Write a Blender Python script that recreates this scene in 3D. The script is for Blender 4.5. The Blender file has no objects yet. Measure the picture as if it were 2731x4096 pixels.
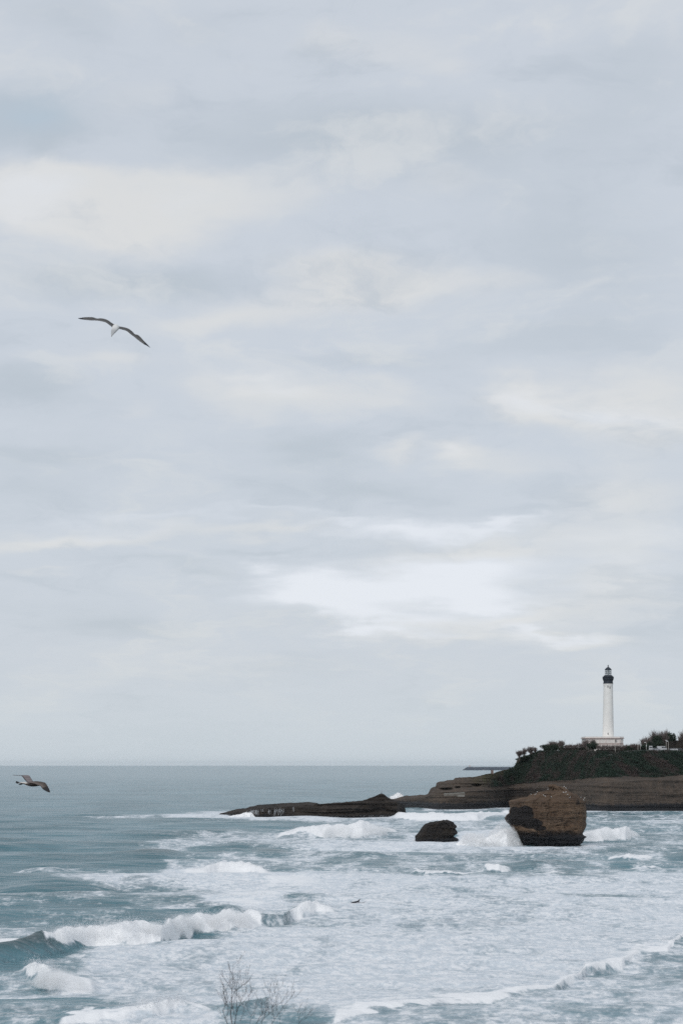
import bpy, bmesh, math, random
import numpy as np
from mathutils import Vector, Matrix

# ------------------------------------------------------------------ camera, sky, sun, exposure
F = 8678.0            # focal length in photo pixels
CX, HZ = 1365.5, 3060.0
H = 23.0              # eye height above the sea
scene = bpy.context.scene
col = scene.collection

cam_d = bpy.data.cameras.new("camera")
cam = bpy.data.objects.new("camera", cam_d)
col.objects.link(cam)
cam.location = (0, 0, H)
cam.rotation_euler = (math.radians(90), 0, 0)
cam_d.sensor_fit = 'VERTICAL'
cam_d.sensor_height = 23.6
cam_d.lens = 23.6 * F / 4096.0
cam_d.shift_y = (HZ - 2048.0) / 4096.0
cam_d.clip_start = 0.5
cam_d.clip_end = 200000
cam_d.dof.use_dof = True
cam_d.dof.focus_distance = 700
cam_d.dof.aperture_fstop = 5.6
scene.camera = cam

scene.view_settings.view_transform = 'Standard'
scene.view_settings.look = 'None'
scene.view_settings.exposure = 0.04
scene.view_settings.gamma = 1.0
scene.view_settings.use_curve_mapping = False
scene.cycles.max_bounces = 8
scene.cycles.diffuse_bounces = 6
scene.cycles.glossy_bounces = 3
scene.cycles.transparent_max_bounces = 8
scene.cycles.volume_bounces = 3
scene.cycles.use_adaptive_sampling = True
scene.cycles.adaptive_threshold = 0.005
scene.cycles.use_denoising = False
scene.cycles.sample_clamp_indirect = 3.0
scene.cycles.sample_clamp_direct = 6.0

SUN_EL, SUN_AZ = math.radians(36), math.radians(-155)     # azimuth from +Y towards +X
sd = Vector((math.sin(SUN_AZ) * math.cos(SUN_EL), math.cos(SUN_AZ) * math.cos(SUN_EL), math.sin(SUN_EL)))
sun_d = bpy.data.lights.new("sun", 'SUN')
sun_d.energy = 1.25
sun_d.angle = math.radians(20)
sun_d.color = (1.0, 0.965, 0.92)
sun = bpy.data.objects.new("sun", sun_d)
sun.rotation_euler = sd.to_track_quat('Z', 'Y').to_euler()
sun.location = (0, 0, 300)
col.objects.link(sun)


class NT:
    """small helper for node graphs"""
    def __init__(s, tree):
        s.t = tree
        s.n = tree.nodes
        s.l = tree.links

    def node(s, typ, **kw):
        n = s.n.new(typ)
        for k, v in kw.items():
            setattr(n, k, v)
        return n

    def put(s, sock, v):
        if v is None:
            return
        if isinstance(v, bpy.types.NodeSocket):
            s.l.new(v, sock)
        else:
            sock.default_value = v

    def m(s, op, a, b=None, c=None, clamp=False):
        n = s.node('ShaderNodeMath', operation=op)
        n.use_clamp = clamp
        s.put(n.inputs[0], a)
        s.put(n.inputs[1], b)
        s.put(n.inputs[2], c)
        return n.outputs[0]

    def vm(s, op, a, b=None, scale=None):
        n = s.node('ShaderNodeVectorMath', operation=op)
        s.put(n.inputs[0], a)
        s.put(n.inputs[1], b)
        if scale is not None:
            s.put(n.inputs['Scale'], scale)
        return n.outputs[0]

    def mix(s, f, a, b, mode='MIX'):
        n = s.node('ShaderNodeMix', data_type='RGBA', blend_type=mode)
        s.put(n.inputs[0], f)
        s.put(n.inputs[6], a)
        s.put(n.inputs[7], b)
        return n.outputs[2]

    def noise(s, vec, scale, detail=3, rough=0.5, dist=0.0):
        n = s.node('ShaderNodeTexNoise')
        s.put(n.inputs['Vector'], vec)
        s.put(n.inputs['Scale'], scale)
        s.put(n.inputs['Detail'], detail)
        s.put(n.inputs['Roughness'], rough)
        s.put(n.inputs['Distortion'], dist)
        return n.outputs[0]

    def step(s, v, lo, hi):
        n = s.node('ShaderNodeMapRange', interpolation_type='SMOOTHSTEP')
        s.put(n.inputs[0], v)
        s.put(n.inputs[1], lo)
        s.put(n.inputs[2], hi)
        return n.outputs[0]

    def attr(s, name):
        n = s.node('ShaderNodeAttribute', attribute_name=name)
        return n

    def comb(s, x, y, z):
        n = s.node('ShaderNodeCombineXYZ')
        s.put(n.inputs[0], x); s.put(n.inputs[1], y); s.put(n.inputs[2], z)
        return n.outputs[0]

    def sep(s, v):
        n = s.node('ShaderNodeSeparateXYZ')
        s.put(n.inputs[0], v)
        return n.outputs


def C4(r, g, b):
    return (r, g, b, 1.0)


def srgb(r, g, b, k=1.0):
    f = lambda c: (c / 255 / 12.92 if c / 255 < 0.04045 else ((c / 255 + 0.055) / 1.055) ** 2.4) * k
    return (f(r), f(g), f(b), 1.0)


# ---- world: pale broken overcast over a Nishita sky
world = bpy.data.worlds.new("World")
scene.world = world
world.use_nodes = True
w = NT(world.node_tree)
w.n.clear()
gen = w.node('ShaderNodeTexCoord').outputs['Generated']
sx, sy, sz = w.sep(gen)
az = w.m('ARCTAN2', sx, sy)
el = w.m('ARCSINE', sz)
# cloud deck seen in perspective: project the direction on a high plane
den = w.m('ADD', w.m('MAXIMUM', sz, 0.0), 0.11)
deck = w.comb(w.m('DIVIDE', sx, den), w.m('DIVIDE', sy, den), 0.0)
n_big = w.noise(w.vm('ADD', deck, (4.3, 1.7, 0)), 1.15, 5, 0.52, 0.35)
n_mid = w.noise(w.vm('ADD', deck, (9.1, 3.2, 2.0)), 3.1, 5, 0.5, 0.2)
warp_a = w.m('SUBTRACT', w.noise(w.vm('ADD', deck, (1.0, 7.7, 5.0)), 2.4, 4, 0.55), 0.5)
warp_b = w.m('SUBTRACT', w.noise(w.vm('ADD', deck, (6.0, 2.7, 9.0)), 2.0, 4, 0.55), 0.5)
iso = w.comb(w.m('MULTIPLY', az, 1.0), w.m('MULTIPLY', el, 1.9), 0.0)
warp_c = w.m('SUBTRACT', w.noise(iso, 34.0, 4, 0.6), 0.5)
warp_d = w.m('SUBTRACT', w.noise(w.vm('ADD', iso, (3.0, 5.0, 2.0)), 34.0, 4, 0.6), 0.5)
azw = w.m('MULTIPLY_ADD', warp_c, 0.022, w.m('MULTIPLY_ADD', warp_a, 0.085, az))
elw = w.m('MULTIPLY_ADD', warp_d, 0.012, w.m('MULTIPLY_ADD', warp_b, 0.036, el))


def cloud_patches(items):
    """each item: (u, v, half width, half height, weight, tilt) in 1568x2352 picture units, turned into sky angles"""
    acc = None
    for (u, v, hw, hh, wt, tilt) in items:
        a0 = math.atan((u - 784) / (F / 1.7418))
        e0 = math.atan((1757 - v) / (F / 1.7418))
        sa, se = hw / 4982.0, hh / 4982.0
        da = w.m('SUBTRACT', azw, a0)
        de = w.m('SUBTRACT', elw, e0)
        de = w.m('MULTIPLY_ADD', da, -tilt, de)
        a = w.m('DIVIDE', da, sa)
        e = w.m('DIVIDE', de, se)
        r2 = w.m('ADD', w.m('MULTIPLY', a, a), w.m('MULTIPLY', e, e))
        # soft-edged bump
        g = w.m('MULTIPLY', w.m('EXPONENT', w.m('MULTIPLY', r2, -0.9)), wt)
        acc = g if acc is None else w.m('ADD', acc, g)
    return acc


warm = cloud_patches([
    (60, 450, 150, 55, 1.3, -.1), (210, 500, 190, 70, .9, 0), (400, 450, 130, 55, 1.1, 0), (320, 540, 160, 50, .8, 0), (540, 480, 130, 50, .5, 0),
    (770, 615, 110, 50, .9, 0), (900, 640, 170, 45, .6, 0), (620, 690, 200, 40, .5, .12), (480, 730, 120, 30, .45, .1), (1110, 640, 110, 25, .4, 0),
    (1040, 425, 130, 38, .65, 0), (690, 450, 110, 50, .55, 0), (275, 235, 85, 60, .6, 0), (380, 220, 60, 30, .4, 0), (280, 40, 60, 40, .45, 0),
    (830, 110, 190, 60, .55, 0), (690, 60, 60, 45, .4, 0), (1000, 170, 90, 30, .45, 0), (550, 150, 80, 25, .35, 0),
    (1200, 920, 110, 42, .9, 0), (1350, 950, 190, 55, 1.0, 0), (1520, 880, 120, 50, .8, 0), (1480, 980, 140, 40, .6, 0),
    (620, 900, 150, 26, .85, 0), (560, 950, 120, 28, .5, 0), (860, 930, 150, 36, .7, 0), (930, 880, 60, 24, .5, 0),
    (920, 1040, 60, 40, .7, 0), (1060, 1045, 50, 26, .8, 0), (1140, 1075, 90, 28, .5, 0), (310, 940, 60, 35, .5, 0), (270, 830, 110, 20, .5, 0),
    (120, 1240, 160, 20, .65, 0), (360, 1215, 220, 26, .8, .02), (660, 1215, 130, 22, .6, -.05), (250, 1110, 60, 20, .4, 0), (430, 1120, 80, 16, .3, 0),
    (430, 1365, 90, 18, .5, 0), (80, 1325, 70, 14, .4, 0), (1000, 1280, 220, 35, .75, .05), (1200, 1250, 150, 45, .6, 0), (1380, 1130, 180, 90, .55, 0),
    (1450, 1350, 110, 110, .6, 0), (1250, 1390, 160, 50, .6, 0), (900, 1448, 180, 22, .6, 0), (1150, 1430, 160, 26, .6, 0), (1340, 1475, 120, 20, .6, -.05),
    (1000, 1600, 55, 28, .45, 0), (1090, 1610, 60, 26, .4, 0), (1520, 1620, 70, 30, .35, 0), (30, 1035, 50, 20, .4, 0), (1560, 100, 40, 60, .4, 0)])
bright = cloud_patches([
    (430, 470, 90, 60, .55, 0), (70, 460, 110, 60, .5, 0), (1190, 925, 90, 30, .55, 0), (1420, 945, 160, 40, .5, 0), (1330, 950, 80, 40, .3, 0),
    (830, 1345, 190, 45, .95, -.02), (1060, 1330, 150, 40, .8, 0), (690, 1330, 60, 30, .5, -.2), (760, 1400, 130, 36, .9, -.12), (580, 1288, 40, 12, .6, 0),
    (1000, 1225, 170, 20, .7, .06), (1160, 1200, 60, 14, .55, .2), (900, 1430, 160, 22, .6, 0), (1280, 1460, 120, 16, .7, -.08), (560, 1175, 200, 10, .45, 0),
    (800, 1205, 80, 10, .5, 0), (1120, 1380, 140, 30, .7, 0), (640, 895, 90, 20, .35, 0), (1060, 1045, 35, 18, .4, 0), (330, 1200, 150, 20, .25, 0), (500, 1080, 200, 20, .15, 0), (1100, 1330, 420, 110, .34, 0), (1330, 1230, 260, 110, .28, 0), (300, 1210, 330, 28, .3, 0)])
dark = cloud_patches([
    (60, 300, 120, 50, 1.0, 0), (130, 370, 40, 40, .5, 0), (740, 340, 300, 80, .8, 0), (1300, 560, 260, 120, .65, 0), (400, 640, 220, 45, .7, 0), (130, 630, 150, 35, .5, 0),
    (1450, 200, 200, 160, .5, 0), (60, 890, 150, 55, .65, 0), (800, 830, 260, 30, .55, 0), (1290, 790, 260, 60, .6, 0), (720, 1030, 130, 50, .7, 0),
    (110, 1050, 150, 40, .5, 0), (820, 1130, 220, 30, .6, 0), (480, 1320, 140, 18, .6, -.05), (330, 1290, 160, 14, .4, 0), (600, 1260, 110, 10, .5, 0),
    (620, 1380, 40, 26, .3, 0), (1450, 1040, 70, 26, .35, 0), (300, 1450, 260, 40, .35, 0), (1500, 1470, 90, 40, .3, 0), (560, 1560, 300, 30, .25, 0),
    (180, 60, 120, 60, .4, 0), (450, 60, 100, 50, .35, 0), (1120, 330, 150, 60, .35, 0), (1480, 690, 150, 50, .3, 0), (150, 1150, 200, 40, .3, 0)])
nlow = w.m('SUBTRACT', n_big, 0.5)
nmid = w.m('SUBTRACT', n_mid, 0.5)
wamt = w.m('MULTIPLY_ADD', nlow, 0.9, w.m('MULTIPLY_ADD', nmid, 0.55, w.m('MULTIPLY', warm, 0.82)))
warm_f = w.step(wamt, 0.12, 0.95)
bright_f = w.step(w.m('MULTIPLY_ADD', w.m('SUBTRACT', n_mid, 0.5), 1.2, bright), 0.10, 1.35)
dark_f = w.m('MULTIPLY', w.step(w.m('MULTIPLY_ADD', nmid, -0.9, w.m('MULTIPLY_ADD', nlow, -0.8, dark)), 0.0, 1.0), 1.0)
SK = 10.0      # the background runs at strength 0.1
c = w.mix(dark_f, srgb(201, 208, 217, SK), srgb(186, 195, 204, SK))
c = w.mix(warm_f, c, srgb(219, 220, 220, SK))
# layered banks: long soft streaks that lighten and darken the whole deck
lay = w.noise(w.comb(w.m('MULTIPLY', azw, 5.0), w.m('MULTIPLY', elw, 24.0), 3.0), 1.0, 6, 0.58, 0.5)
lay2 = w.noise(w.comb(w.m('MULTIPLY', azw, 20.0), w.m('MULTIPLY', elw, 34.0), 8.0), 1.0, 6, 0.62, 0.4)
mot = w.m('ADD', w.m('MULTIPLY', w.m('SUBTRACT', lay, 0.5), 0.9), w.m('MULTIPLY', w.m('SUBTRACT', lay2, 0.5), 0.75))
c = w.mix(w.m('MULTIPLY', w.step(mot, 0.0, 0.26), 0.72), c, srgb(215, 218, 220, SK))
c = w.mix(w.m('MULTIPLY', w.step(mot, 0.0, -0.26), 0.68), c, srgb(185, 194, 204, SK))
c = w.mix(bright_f, c, srgb(229, 233, 240, SK))
# blue gap at the left edge, and the greyer teal air low over the sea
gap = cloud_patches([(60, 300, 90, 38, 1.0, 0), (120, 280, 60, 30, .5, 0)])
c = w.mix(w.m('MULTIPLY', gap, 0.35, clamp=True), c, srgb(176, 196, 212, SK))
low = w.step(el, 0.055, 0.0)
c = w.mix(w.m('MULTIPLY', low, 0.75), c, srgb(202, 212, 219, SK))
# overhead the deck is thicker and a little darker
top = w.step(sz, 0.4, 0.95)
c = w.mix(w.m('MULTIPLY', top, 0.4), c, srgb(180, 188, 200, SK))
nish = w.node('ShaderNodeTexSky', sky_type='NISHITA')
nish.sun_disc = False
nish.sun_elevation = SUN_EL
nish.sun_rotation = SUN_AZ
c = w.mix(0.94, nish.outputs[0], c)
bg = w.node('ShaderNodeBackground')
w.put(bg.inputs[0], c)
bg.inputs[1].default_value = 0.1
wo = w.node('ShaderNodeOutputWorld')
w.l.new(bg.outputs[0], wo.inputs[0])

# ------------------------------------------------------------------ helpers
rng = np.random.default_rng(7)
random.seed(7)


def _h(ix, iy, iz, s):
    n = (ix.astype(np.int64) * 374761393 + iy.astype(np.int64) * 668265263 + iz.astype(np.int64) * 2147483647 + s * 974711) & 0xffffffff
    n = ((n ^ (n >> 13)) * 1274126177) & 0xffffffff
    n = ((n ^ (n >> 16)) * 2246822519) & 0xffffffff
    return ((n ^ (n >> 15)) & 0xffffff).astype(np.float64) / 16777215.0


def vn(x, y, z=0.0, s=0):
    x, y, z = np.broadcast_arrays(np.asarray(x, float), np.asarray(y, float), np.asarray(z, float))
    ix, iy, iz = np.floor(x), np.floor(y), np.floor(z)
    fx, fy, fz = x - ix, y - iy, z - iz
    fx, fy, fz = [f * f * f * (f * (f * 6 - 15) + 10) for f in (fx, fy, fz)]
    r = 0
    for dx in (0, 1):
        for dy in (0, 1):
            for dz in (0, 1):
                wgt = (fx if dx else 1 - fx) * (fy if dy else 1 - fy) * (fz if dz else 1 - fz)
                r = r + wgt * _h(ix + dx, iy + dy, iz + dz, s)
    return r * 2 - 1


def fbm(x, y, z=0.0, s=0, o=4, g=0.5):
    r, a, k, t = 0, 1.0, 1.0, 0
    for i in range(o):
        r = r + a * vn(x * k + 13.7 * i, y * k + 5.1 * i, z * k + 2.3 * i, s + i)
        t += a
        a *= g
        k *= 2.03
    return r / t


def sstep(x, a, b):
    t = np.clip((x - a) / (b - a), 0, 1)
    return t * t * (3 - 2 * t)


def tag(o, label=None, cat=None, group=None, kind=None):
    if label: o['label'] = label
    if cat: o['category'] = cat
    if group: o['group'] = group
    if kind: o['kind'] = kind
    return o


def mesh_obj(name, verts, faces, mat=None, parent=None, smooth=False, attrs=None, loc=None):
    verts = np.asarray(verts, dtype=np.float32).reshape(-1, 3)
    me = bpy.data.meshes.new(name)
    if isinstance(faces, np.ndarray) and faces.ndim == 2:
        nf, k = faces.shape
        me.vertices.add(len(verts))
        me.vertices.foreach_set('co', verts.ravel())
        me.loops.add(nf * k)
        me.loops.foreach_set('vertex_index', faces.astype(np.int32).ravel())
        me.polygons.add(nf)
        me.polygons.foreach_set('loop_start', np.arange(0, nf * k, k, dtype=np.int32))
        me.update(calc_edges=True)
    else:
        me.from_pydata([tuple(map(float, v)) for v in verts], [], [tuple(map(int, f)) for f in faces])
        me.update()
    if smooth:
        me.polygons.foreach_set('use_smooth', np.ones(len(me.polygons), dtype=bool))
    for k, a in (attrs or {}).items():
        a = np.asarray(a, dtype=np.float32)
        if a.ndim == 1:
            at = me.attributes.new(k, 'FLOAT', 'POINT')
            at.data.foreach_set('value', a)
        else:
            at = me.attributes.new(k, 'FLOAT_COLOR', 'POINT')
            at.data.foreach_set('color', np.hstack([a, np.ones((len(a), 1), np.float32)]).ravel())
    if mat: me.materials.append(mat)
    o = bpy.data.objects.new(name, me)
    col.objects.link(o)
    if parent: o.parent = parent
    if loc is not None: o.location = loc
    return o


def empty(name, loc, rz=0.0):
    o = bpy.data.objects.new(name, None)
    o.location = loc
    o.rotation_euler = (0, 0, rz)
    o.empty_display_size = 0.3
    col.objects.link(o)
    return o


def copy_tree(o, parent=None):
    c_ = o.copy()
    col.objects.link(c_)
    c_.parent = parent
    for ch in list(o.children):
        copy_tree(ch, c_)
    return c_


def grid_faces(nr, nc, wrap=False):
    i = np.arange(nr - 1)[:, None]
    j = np.arange(nc if wrap else nc - 1)[None, :]
    a = i * nc + j
    b = i * nc + (j + 1) % nc
    return np.stack([a, b, b + nc, a + nc], -1).reshape(-1, 4)


class MB:
    """collects simple solids into one mesh"""
    def __init__(s):
        s.v, s.f = [], []

    def add(s, vs, fs):
        k = len(s.v)
        s.v += [tuple(v) for v in vs]
        s.f += [tuple(i + k for i in f) for f in fs]

    def box(s, x0, x1, y0, y1, z0, z1, top=1.0):
        cx, cy = (x0 + x1) / 2, (y0 + y1) / 2
        vs = []
        for z, k in ((z0, 1.0), (z1, top)):
            for (x, y) in ((x0, y0), (x1, y0), (x1, y1), (x0, y1)):
                vs.append((cx + (x - cx) * k, cy + (y - cy) * k, z))
        s.add(vs, [(3, 2, 1, 0), (4, 5, 6, 7), (0, 1, 5, 4), (1, 2, 6, 5), (2, 3, 7, 6), (3, 0, 4, 7)])

    def lathe(s, prof, n=24, cx=0, cy=0):
        k = len(prof)
        vs = [(cx + r * math.cos(2 * math.pi * j / n), cy + r * math.sin(2 * math.pi * j / n), z) for (r, z) in prof for j in range(n)]
        fs = [(i * n + j, i * n + (j + 1) % n, (i + 1) * n + (j + 1) % n, (i + 1) * n + j) for i in range(k - 1) for j in range(n)]
        fs += [tuple(range(n - 1, -1, -1)), tuple((k - 1) * n + j for j in range(n))]
        s.add(vs, fs)

    def tube(s, pts, rad, n=5):
        pts = [Vector(p) for p in pts]
        if not hasattr(rad, '__len__'): rad = [rad] * len(pts)
        vs = []
        up = Vector((0.13, 0.31, 0.94))
        for i, p in enumerate(pts):
            d = (pts[min(i + 1, len(pts) - 1)] - pts[max(i - 1, 0)])
            if d.length < 1e-9: d = Vector((0, 0, 1))
            d.normalize()
            a = d.cross(up)
            if a.length < 0.05: a = d.cross(Vector((1, 0, 0)))
            a.normalize()
            b = d.cross(a)
            for j in range(n):
                t = 2 * math.pi * j / n
                vs.append(p + (a * math.cos(t) + b * math.sin(t)) * rad[i])
        fs = [(i * n + j, i * n + (j + 1) % n, (i + 1) * n + (j + 1) % n, (i + 1) * n + j) for i in range(len(pts) - 1) for j in range(n)]
        fs += [tuple(range(n - 1, -1, -1)), tuple((len(pts) - 1) * n + j for j in range(n))]
        s.add(vs, fs)

    def obj(s, name, mat, parent=None, smooth=False, loc=None):
        return mesh_obj(name, s.v, s.f, mat, parent, smooth, loc=loc)


def wx(u, D): return (u - CX) / F * D
def wz(v, D): return H + (HZ - v) / F * D


def new_mat(name):
    m = bpy.data.materials.new(name)
    m.use_nodes = True
    g = NT(m.node_tree)
    bs = g.n['Principled BSDF']
    return m, g, bs


def plain(name, rgb, rough=0.7, var=0.15, scale=1.5, metal=0.0):
    m, g, bs = new_mat(name)
    pos = g.node('ShaderNodeNewGeometry').outputs['Position']
    n = g.noise(pos, scale, 4, 0.6)
    lo = C4(*[c_ * (1 - var) for c_ in rgb])
    hi = C4(*[min(1, c_ * (1 + var)) for c_ in rgb])
    g.put(bs.inputs['Base Color'], g.mix(g.step(n, 0.3, 0.7), lo, hi))
    bs.inputs['Roughness'].default_value = rough
    bs.inputs['Metallic'].default_value = metal
    return m

# ------------------------------------------------------------------ the sea
def aq(v): return 3300 + 0.871 * v          # crop helper: left foreground tracing -> photo rows
def au(u): return 0.871 * u


def bq(v): return 3300 + 0.9126 * v
def bu(u): return 1300 + 0.9126 * u


def pts_a(L): return [(au(a), aq(b)) for a, b in L]
def pts_b(L): return [(bu(a), bq(b)) for a, b in L]


us = np.concatenate([np.linspace(-3500, -200, 60, endpoint=False), np.arange(-200, 2931, 3.6), np.linspace(2940, 6200, 60)])
qs = np.concatenate([[2.6, 3.2, 4, 5, 6, 7], np.arange(8, 60, 2.0), np.arange(60, 196, 2.0), np.arange(196, 340, 0.9), np.arange(340, 1070, 1.5), np.geomspace(1075, 3100, 60)])
U, Q = np.meshgrid(us, qs)
Yw = H * F / Q
Xw = (U - CX) / F * Yw
dY = np.abs(np.gradient(Yw, axis=0))
dX = Yw / F * 3.6
V = Q + HZ


def blur(a, k):
    if k < 1: return a
    k = int(k)
    for ax in (0, 1):
        for _ in range(2):
            p = np.pad(a, [(k, k) if i == ax else (0, 0) for i in (0, 1)], mode='edge')
            cs = np.cumsum(p, axis=ax)
            cs = np.concatenate([np.zeros_like(np.take(cs, [0], ax)), cs], axis=ax)
            n = a.shape[ax]
            a = (np.take(cs, np.arange(2 * k + 1, 2 * k + 1 + n), ax) - np.take(cs, np.arange(n), ax)) / (2 * k + 1)
    return a


def inside(poly):
    """points of the sea inside a patch whose outline is given on the water"""
    r = np.zeros(U.shape, bool)
    p = np.array(poly, float)
    for i in range(len(p)):
        (x0, y0), (x1, y1) = p[i - 1], p[i]
        if y0 == y1: continue
        c_ = ((V >= min(y0, y1)) & (V < max(y0, y1)))
        xi = x0 + (V - y0) * (x1 - x0) / (y1 - y0)
        r ^= c_ & (U < xi)
    return r


# wandering offsets so patch outlines are ragged
rag = fbm(Xw / 22, Yw / 22, 0, 3, 4)
dens = np.zeros(U.shape)


def patch(poly, d, soft=6):
    global dens
    m_ = blur(inside(poly).astype(float), soft)
    dens = dens * (1 - m_) + d * m_


patch([(-4000, 3545), (700, 3545), (1300, 3440), (2731, 3400), (6000, 3400), (6000, 7000), (-4000, 7000)], .30, 8)
patch([(600, 3350), (1000, 3330), (1700, 3330), (1700, 3440), (1100, 3470), (560, 3420)], .50, 9)
patch([(1300, 3275), (2100, 3255), (2100, 3320), (1300, 3330)], .46, 5)
patch([(1620, 3240), (2100, 3232), (2100, 3246), (1700, 3252)], .62, 3)
patch([(1250, 3375), (1650, 3368), (2250, 3388), (2420, 3392), (2350, 3410), (1700, 3418), (1250, 3408)], .74, 5)
patch([(1830, 3330), (2040, 3320), (2060, 3392), (1820, 3384)], .86, 4)
patch([(2330, 3250), (6000, 3245), (6000, 3400), (2330, 3400)], .36, 5)
patch([(2390, 3282), (6000, 3270), (6000, 3292), (2390, 3294)], .56, 3)
patch([(1300, 3415), (2731, 3410), (6000, 3410), (6000, 3500), (1300, 3500)], .38, 8)
patch([(-600, 3560), (760, 3560), (880, 3640), (850, 3700), (-600, 3760)], .14, 6)
patch(pts_a([(60, 205), (300, 190), (520, 205), (560, 225), (60, 225)]), .48, 3)
patch(pts_a([(200, 250), (520, 230), (900, 220), (900, 275), (560, 282), (330, 272)]), .62, 4)
patch(pts_a([(560, 325), (1000, 300), (1000, 345), (620, 345)]), .55, 3)
patch(pts_a([(690, 376), (900, 372), (900, 386), (740, 388)]), .66, 2)
patch(pts_a([(-300, 335), (560, 330), (700, 350), (-300, 365)]), .30, 4)
patch(pts_a([(-300, 490), (210, 490), (200, 510), (60, 535), (-300, 545)]), .5, 4)
# the wide field of broken foam
patch([(395, 3808), (640, 3795), (900, 3735), (1050, 3712), (1170, 3690), (1340, 3700), (1290, 3600), (1200, 3530), (1366, 3480),
       (1700, 3508), (2000, 3524), (2400, 3515), (2800, 3480), (6000, 3480), (6000, 3700), (2740, 3740), (2660, 3805), (2480, 3850), (2340, 3875), (2300, 3920),
       (2200, 3965), (2000, 3990), (1760, 4018), (1560, 4045), (1380, 4085), (1250, 4050), (1000, 4020), (700, 4012), (330, 4010), (180, 3955),
       (240, 3920), (330, 3880)], .79, 8)
patch([(1000, 3640), (1366, 3590), (2731, 3580), (2731, 3625), (1366, 3665), (1150, 3690)], .68, 8)
patch(pts_a([(760, 180), (1010, 175), (1150, 185), (1230, 215), (1560, 215), (1480, 265), (1360, 300), (1270, 360), (1170, 400), (1080, 385), (990, 365),
             (900, 355), (1000, 320), (1040, 290), (860, 262), (760, 240)]), .93, 6)
patch([(2330, 3900), (2480, 3862), (2800, 3780), (6000, 3700), (6000, 7000), (1300, 7000), (1380, 4092), (1700, 4035), (2100, 3990)], .55, 7)
patch(pts_a([(-300, 770), (200, 775), (420, 800), (560, 830), (430, 900), (300, 960), (-300, 960)]), .26, 5)
patch(pts_a([(-300, 735), (60, 730), (200, 745), (330, 775), (-300, 772)]), .60, 4)
patch(pts_a([(-300, 690), (60, 680), (170, 660), (160, 690), (60, 705), (-300, 720)]), .45, 3)
patch(pts_a([(-400, 575), (90, 552), (215, 508), (330, 545), (450, 578), (360, 606), (200, 640), (60, 672), (-400, 690)]), .10, 3)
patch(pts_a([(200, 530), (235, 535), (300, 580), (280, 590), (235, 560)]), .6, 2)
patch(pts_a([(300, 900), (500, 860), (720, 828), (830, 850), (900, 870), (1000, 880), (1000, 960), (300, 960)]), .66, 4)
patch(pts_a([(850, 846), (930, 848), (940, 862), (870, 864)]), .08, 2)
patch(pts_a([(1010, 860), (1110, 850), (1240, 818), (1230, 850), (1100, 885), (1000, 885)]), .16, 3)
patch(pts_a([(1140, 405), (1250, 402), (1330, 388), (1370, 370), (1380, 408), (1330, 440), (1190, 452)]), .36, 3)
patch(pts_a([(905, 424), (915, 405), (1000, 372), (1050, 370), (1078, 392), (1000, 410), (940, 422)]), .03, 2)
patch([(600, 3262), (900, 3246), (1000, 3262), (1600, 3258), (1620, 3274), (1250, 3284), (700, 3276)], .84, 3)
patch([(330, 3270), (600, 3258), (700, 3270), (420, 3278)], .42, 3)
patch([(880, 3322), (1010, 3316), (1080, 3322), (960, 3330)], .34, 2)
patch([(2335, 3244), (2500, 3247), (2760, 3239), (2760, 3247), (2500, 3254), (2340, 3253)], .72, 1)
patch([(2030, 3376), (2350, 3376), (2420, 3390), (2200, 3396), (2000, 3392)], .80, 2)
patch([(1640, 3364), (1850, 3364), (1880, 3378), (1630, 3378)], .82, 2)
patch([(1690, 3236), (2040, 3228), (2040, 3236), (1690, 3243)], .72, 1)
# darker, cleaner bands of water
for (x0, x1, y0, y1) in ((-400, 380, 52, 92), (450, 860, 110, 158), (860, 1330, 98, 138), (1130, 1330, 125, 150), (40, 540, 274, 302), (560, 640, 190, 210)):
    patch(pts_a([(x0, y0 + 8), ((x0 + x1) / 2, y0), (x1, y0 + 10), (x1, y1 - 6), ((x0 + x1) / 2, y1), (x0, y1 - 4)]), .04, 4)
for (x0, x1, y0, y1) in ((380, 640, 205, 236), (780, 960, 155, 190), (960, 1120, 205, 228), (1240, 1440, 165, 190), (1480, 1700, 128, 152), (0, 360, 142, 170), (1050, 1450, 312, 326), (820, 1130, 78, 96)):
    patch(pts_b([(x0, y0 + 6), ((x0 + x1) / 2, y0), (x1, y0 + 8), (x1, y1 - 4), ((x0 + x1) / 2, y1), (x0, y1 - 4)]), .14, 4)

# heights: long swell plus chop, faded where the sheet is too coarse to carry it
hgt = np.zeros(U.shape)
rs = np.random.default_rng(11)
for lam, amp, n in ((95, .42, 3), (58, .33, 4), (34, .24, 5), (21, .15, 5), (12, .10, 6), (7.5, .065, 6), (4.6, .04, 6), (2.8, .022, 6)):
    fade = sstep(lam / np.maximum(dY, dX), 2.2, 5.0)
    for i in range(n):
        th = math.radians(rs.normal(-8, 16 if lam > 20 else 30))
        k = 2 * math.pi / (lam * rs.uniform(.85, 1.18))
        ph = k * (Xw * math.sin(th) + Yw * math.cos(th)) + rs.uniform(0, 6.28) + 1.4 * fbm(Xw / (lam * 3), Yw / (lam * 3), 0, 20 + i, 2)
        sn = np.sin(ph)
        env = 0.55 + 0.6 * np.clip(fbm(Xw / (lam * 2.6), Yw / (lam * 2.6), 3, 40 + i, 2) + .3, 0, 1)
        hgt += fade * amp / math.sqrt(n) * 1.25 * env * (sn + 0.25 * np.cos(2 * ph))
hgt *= 1.25
crash = np.zeros(U.shape)          # tumbling white water


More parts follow.
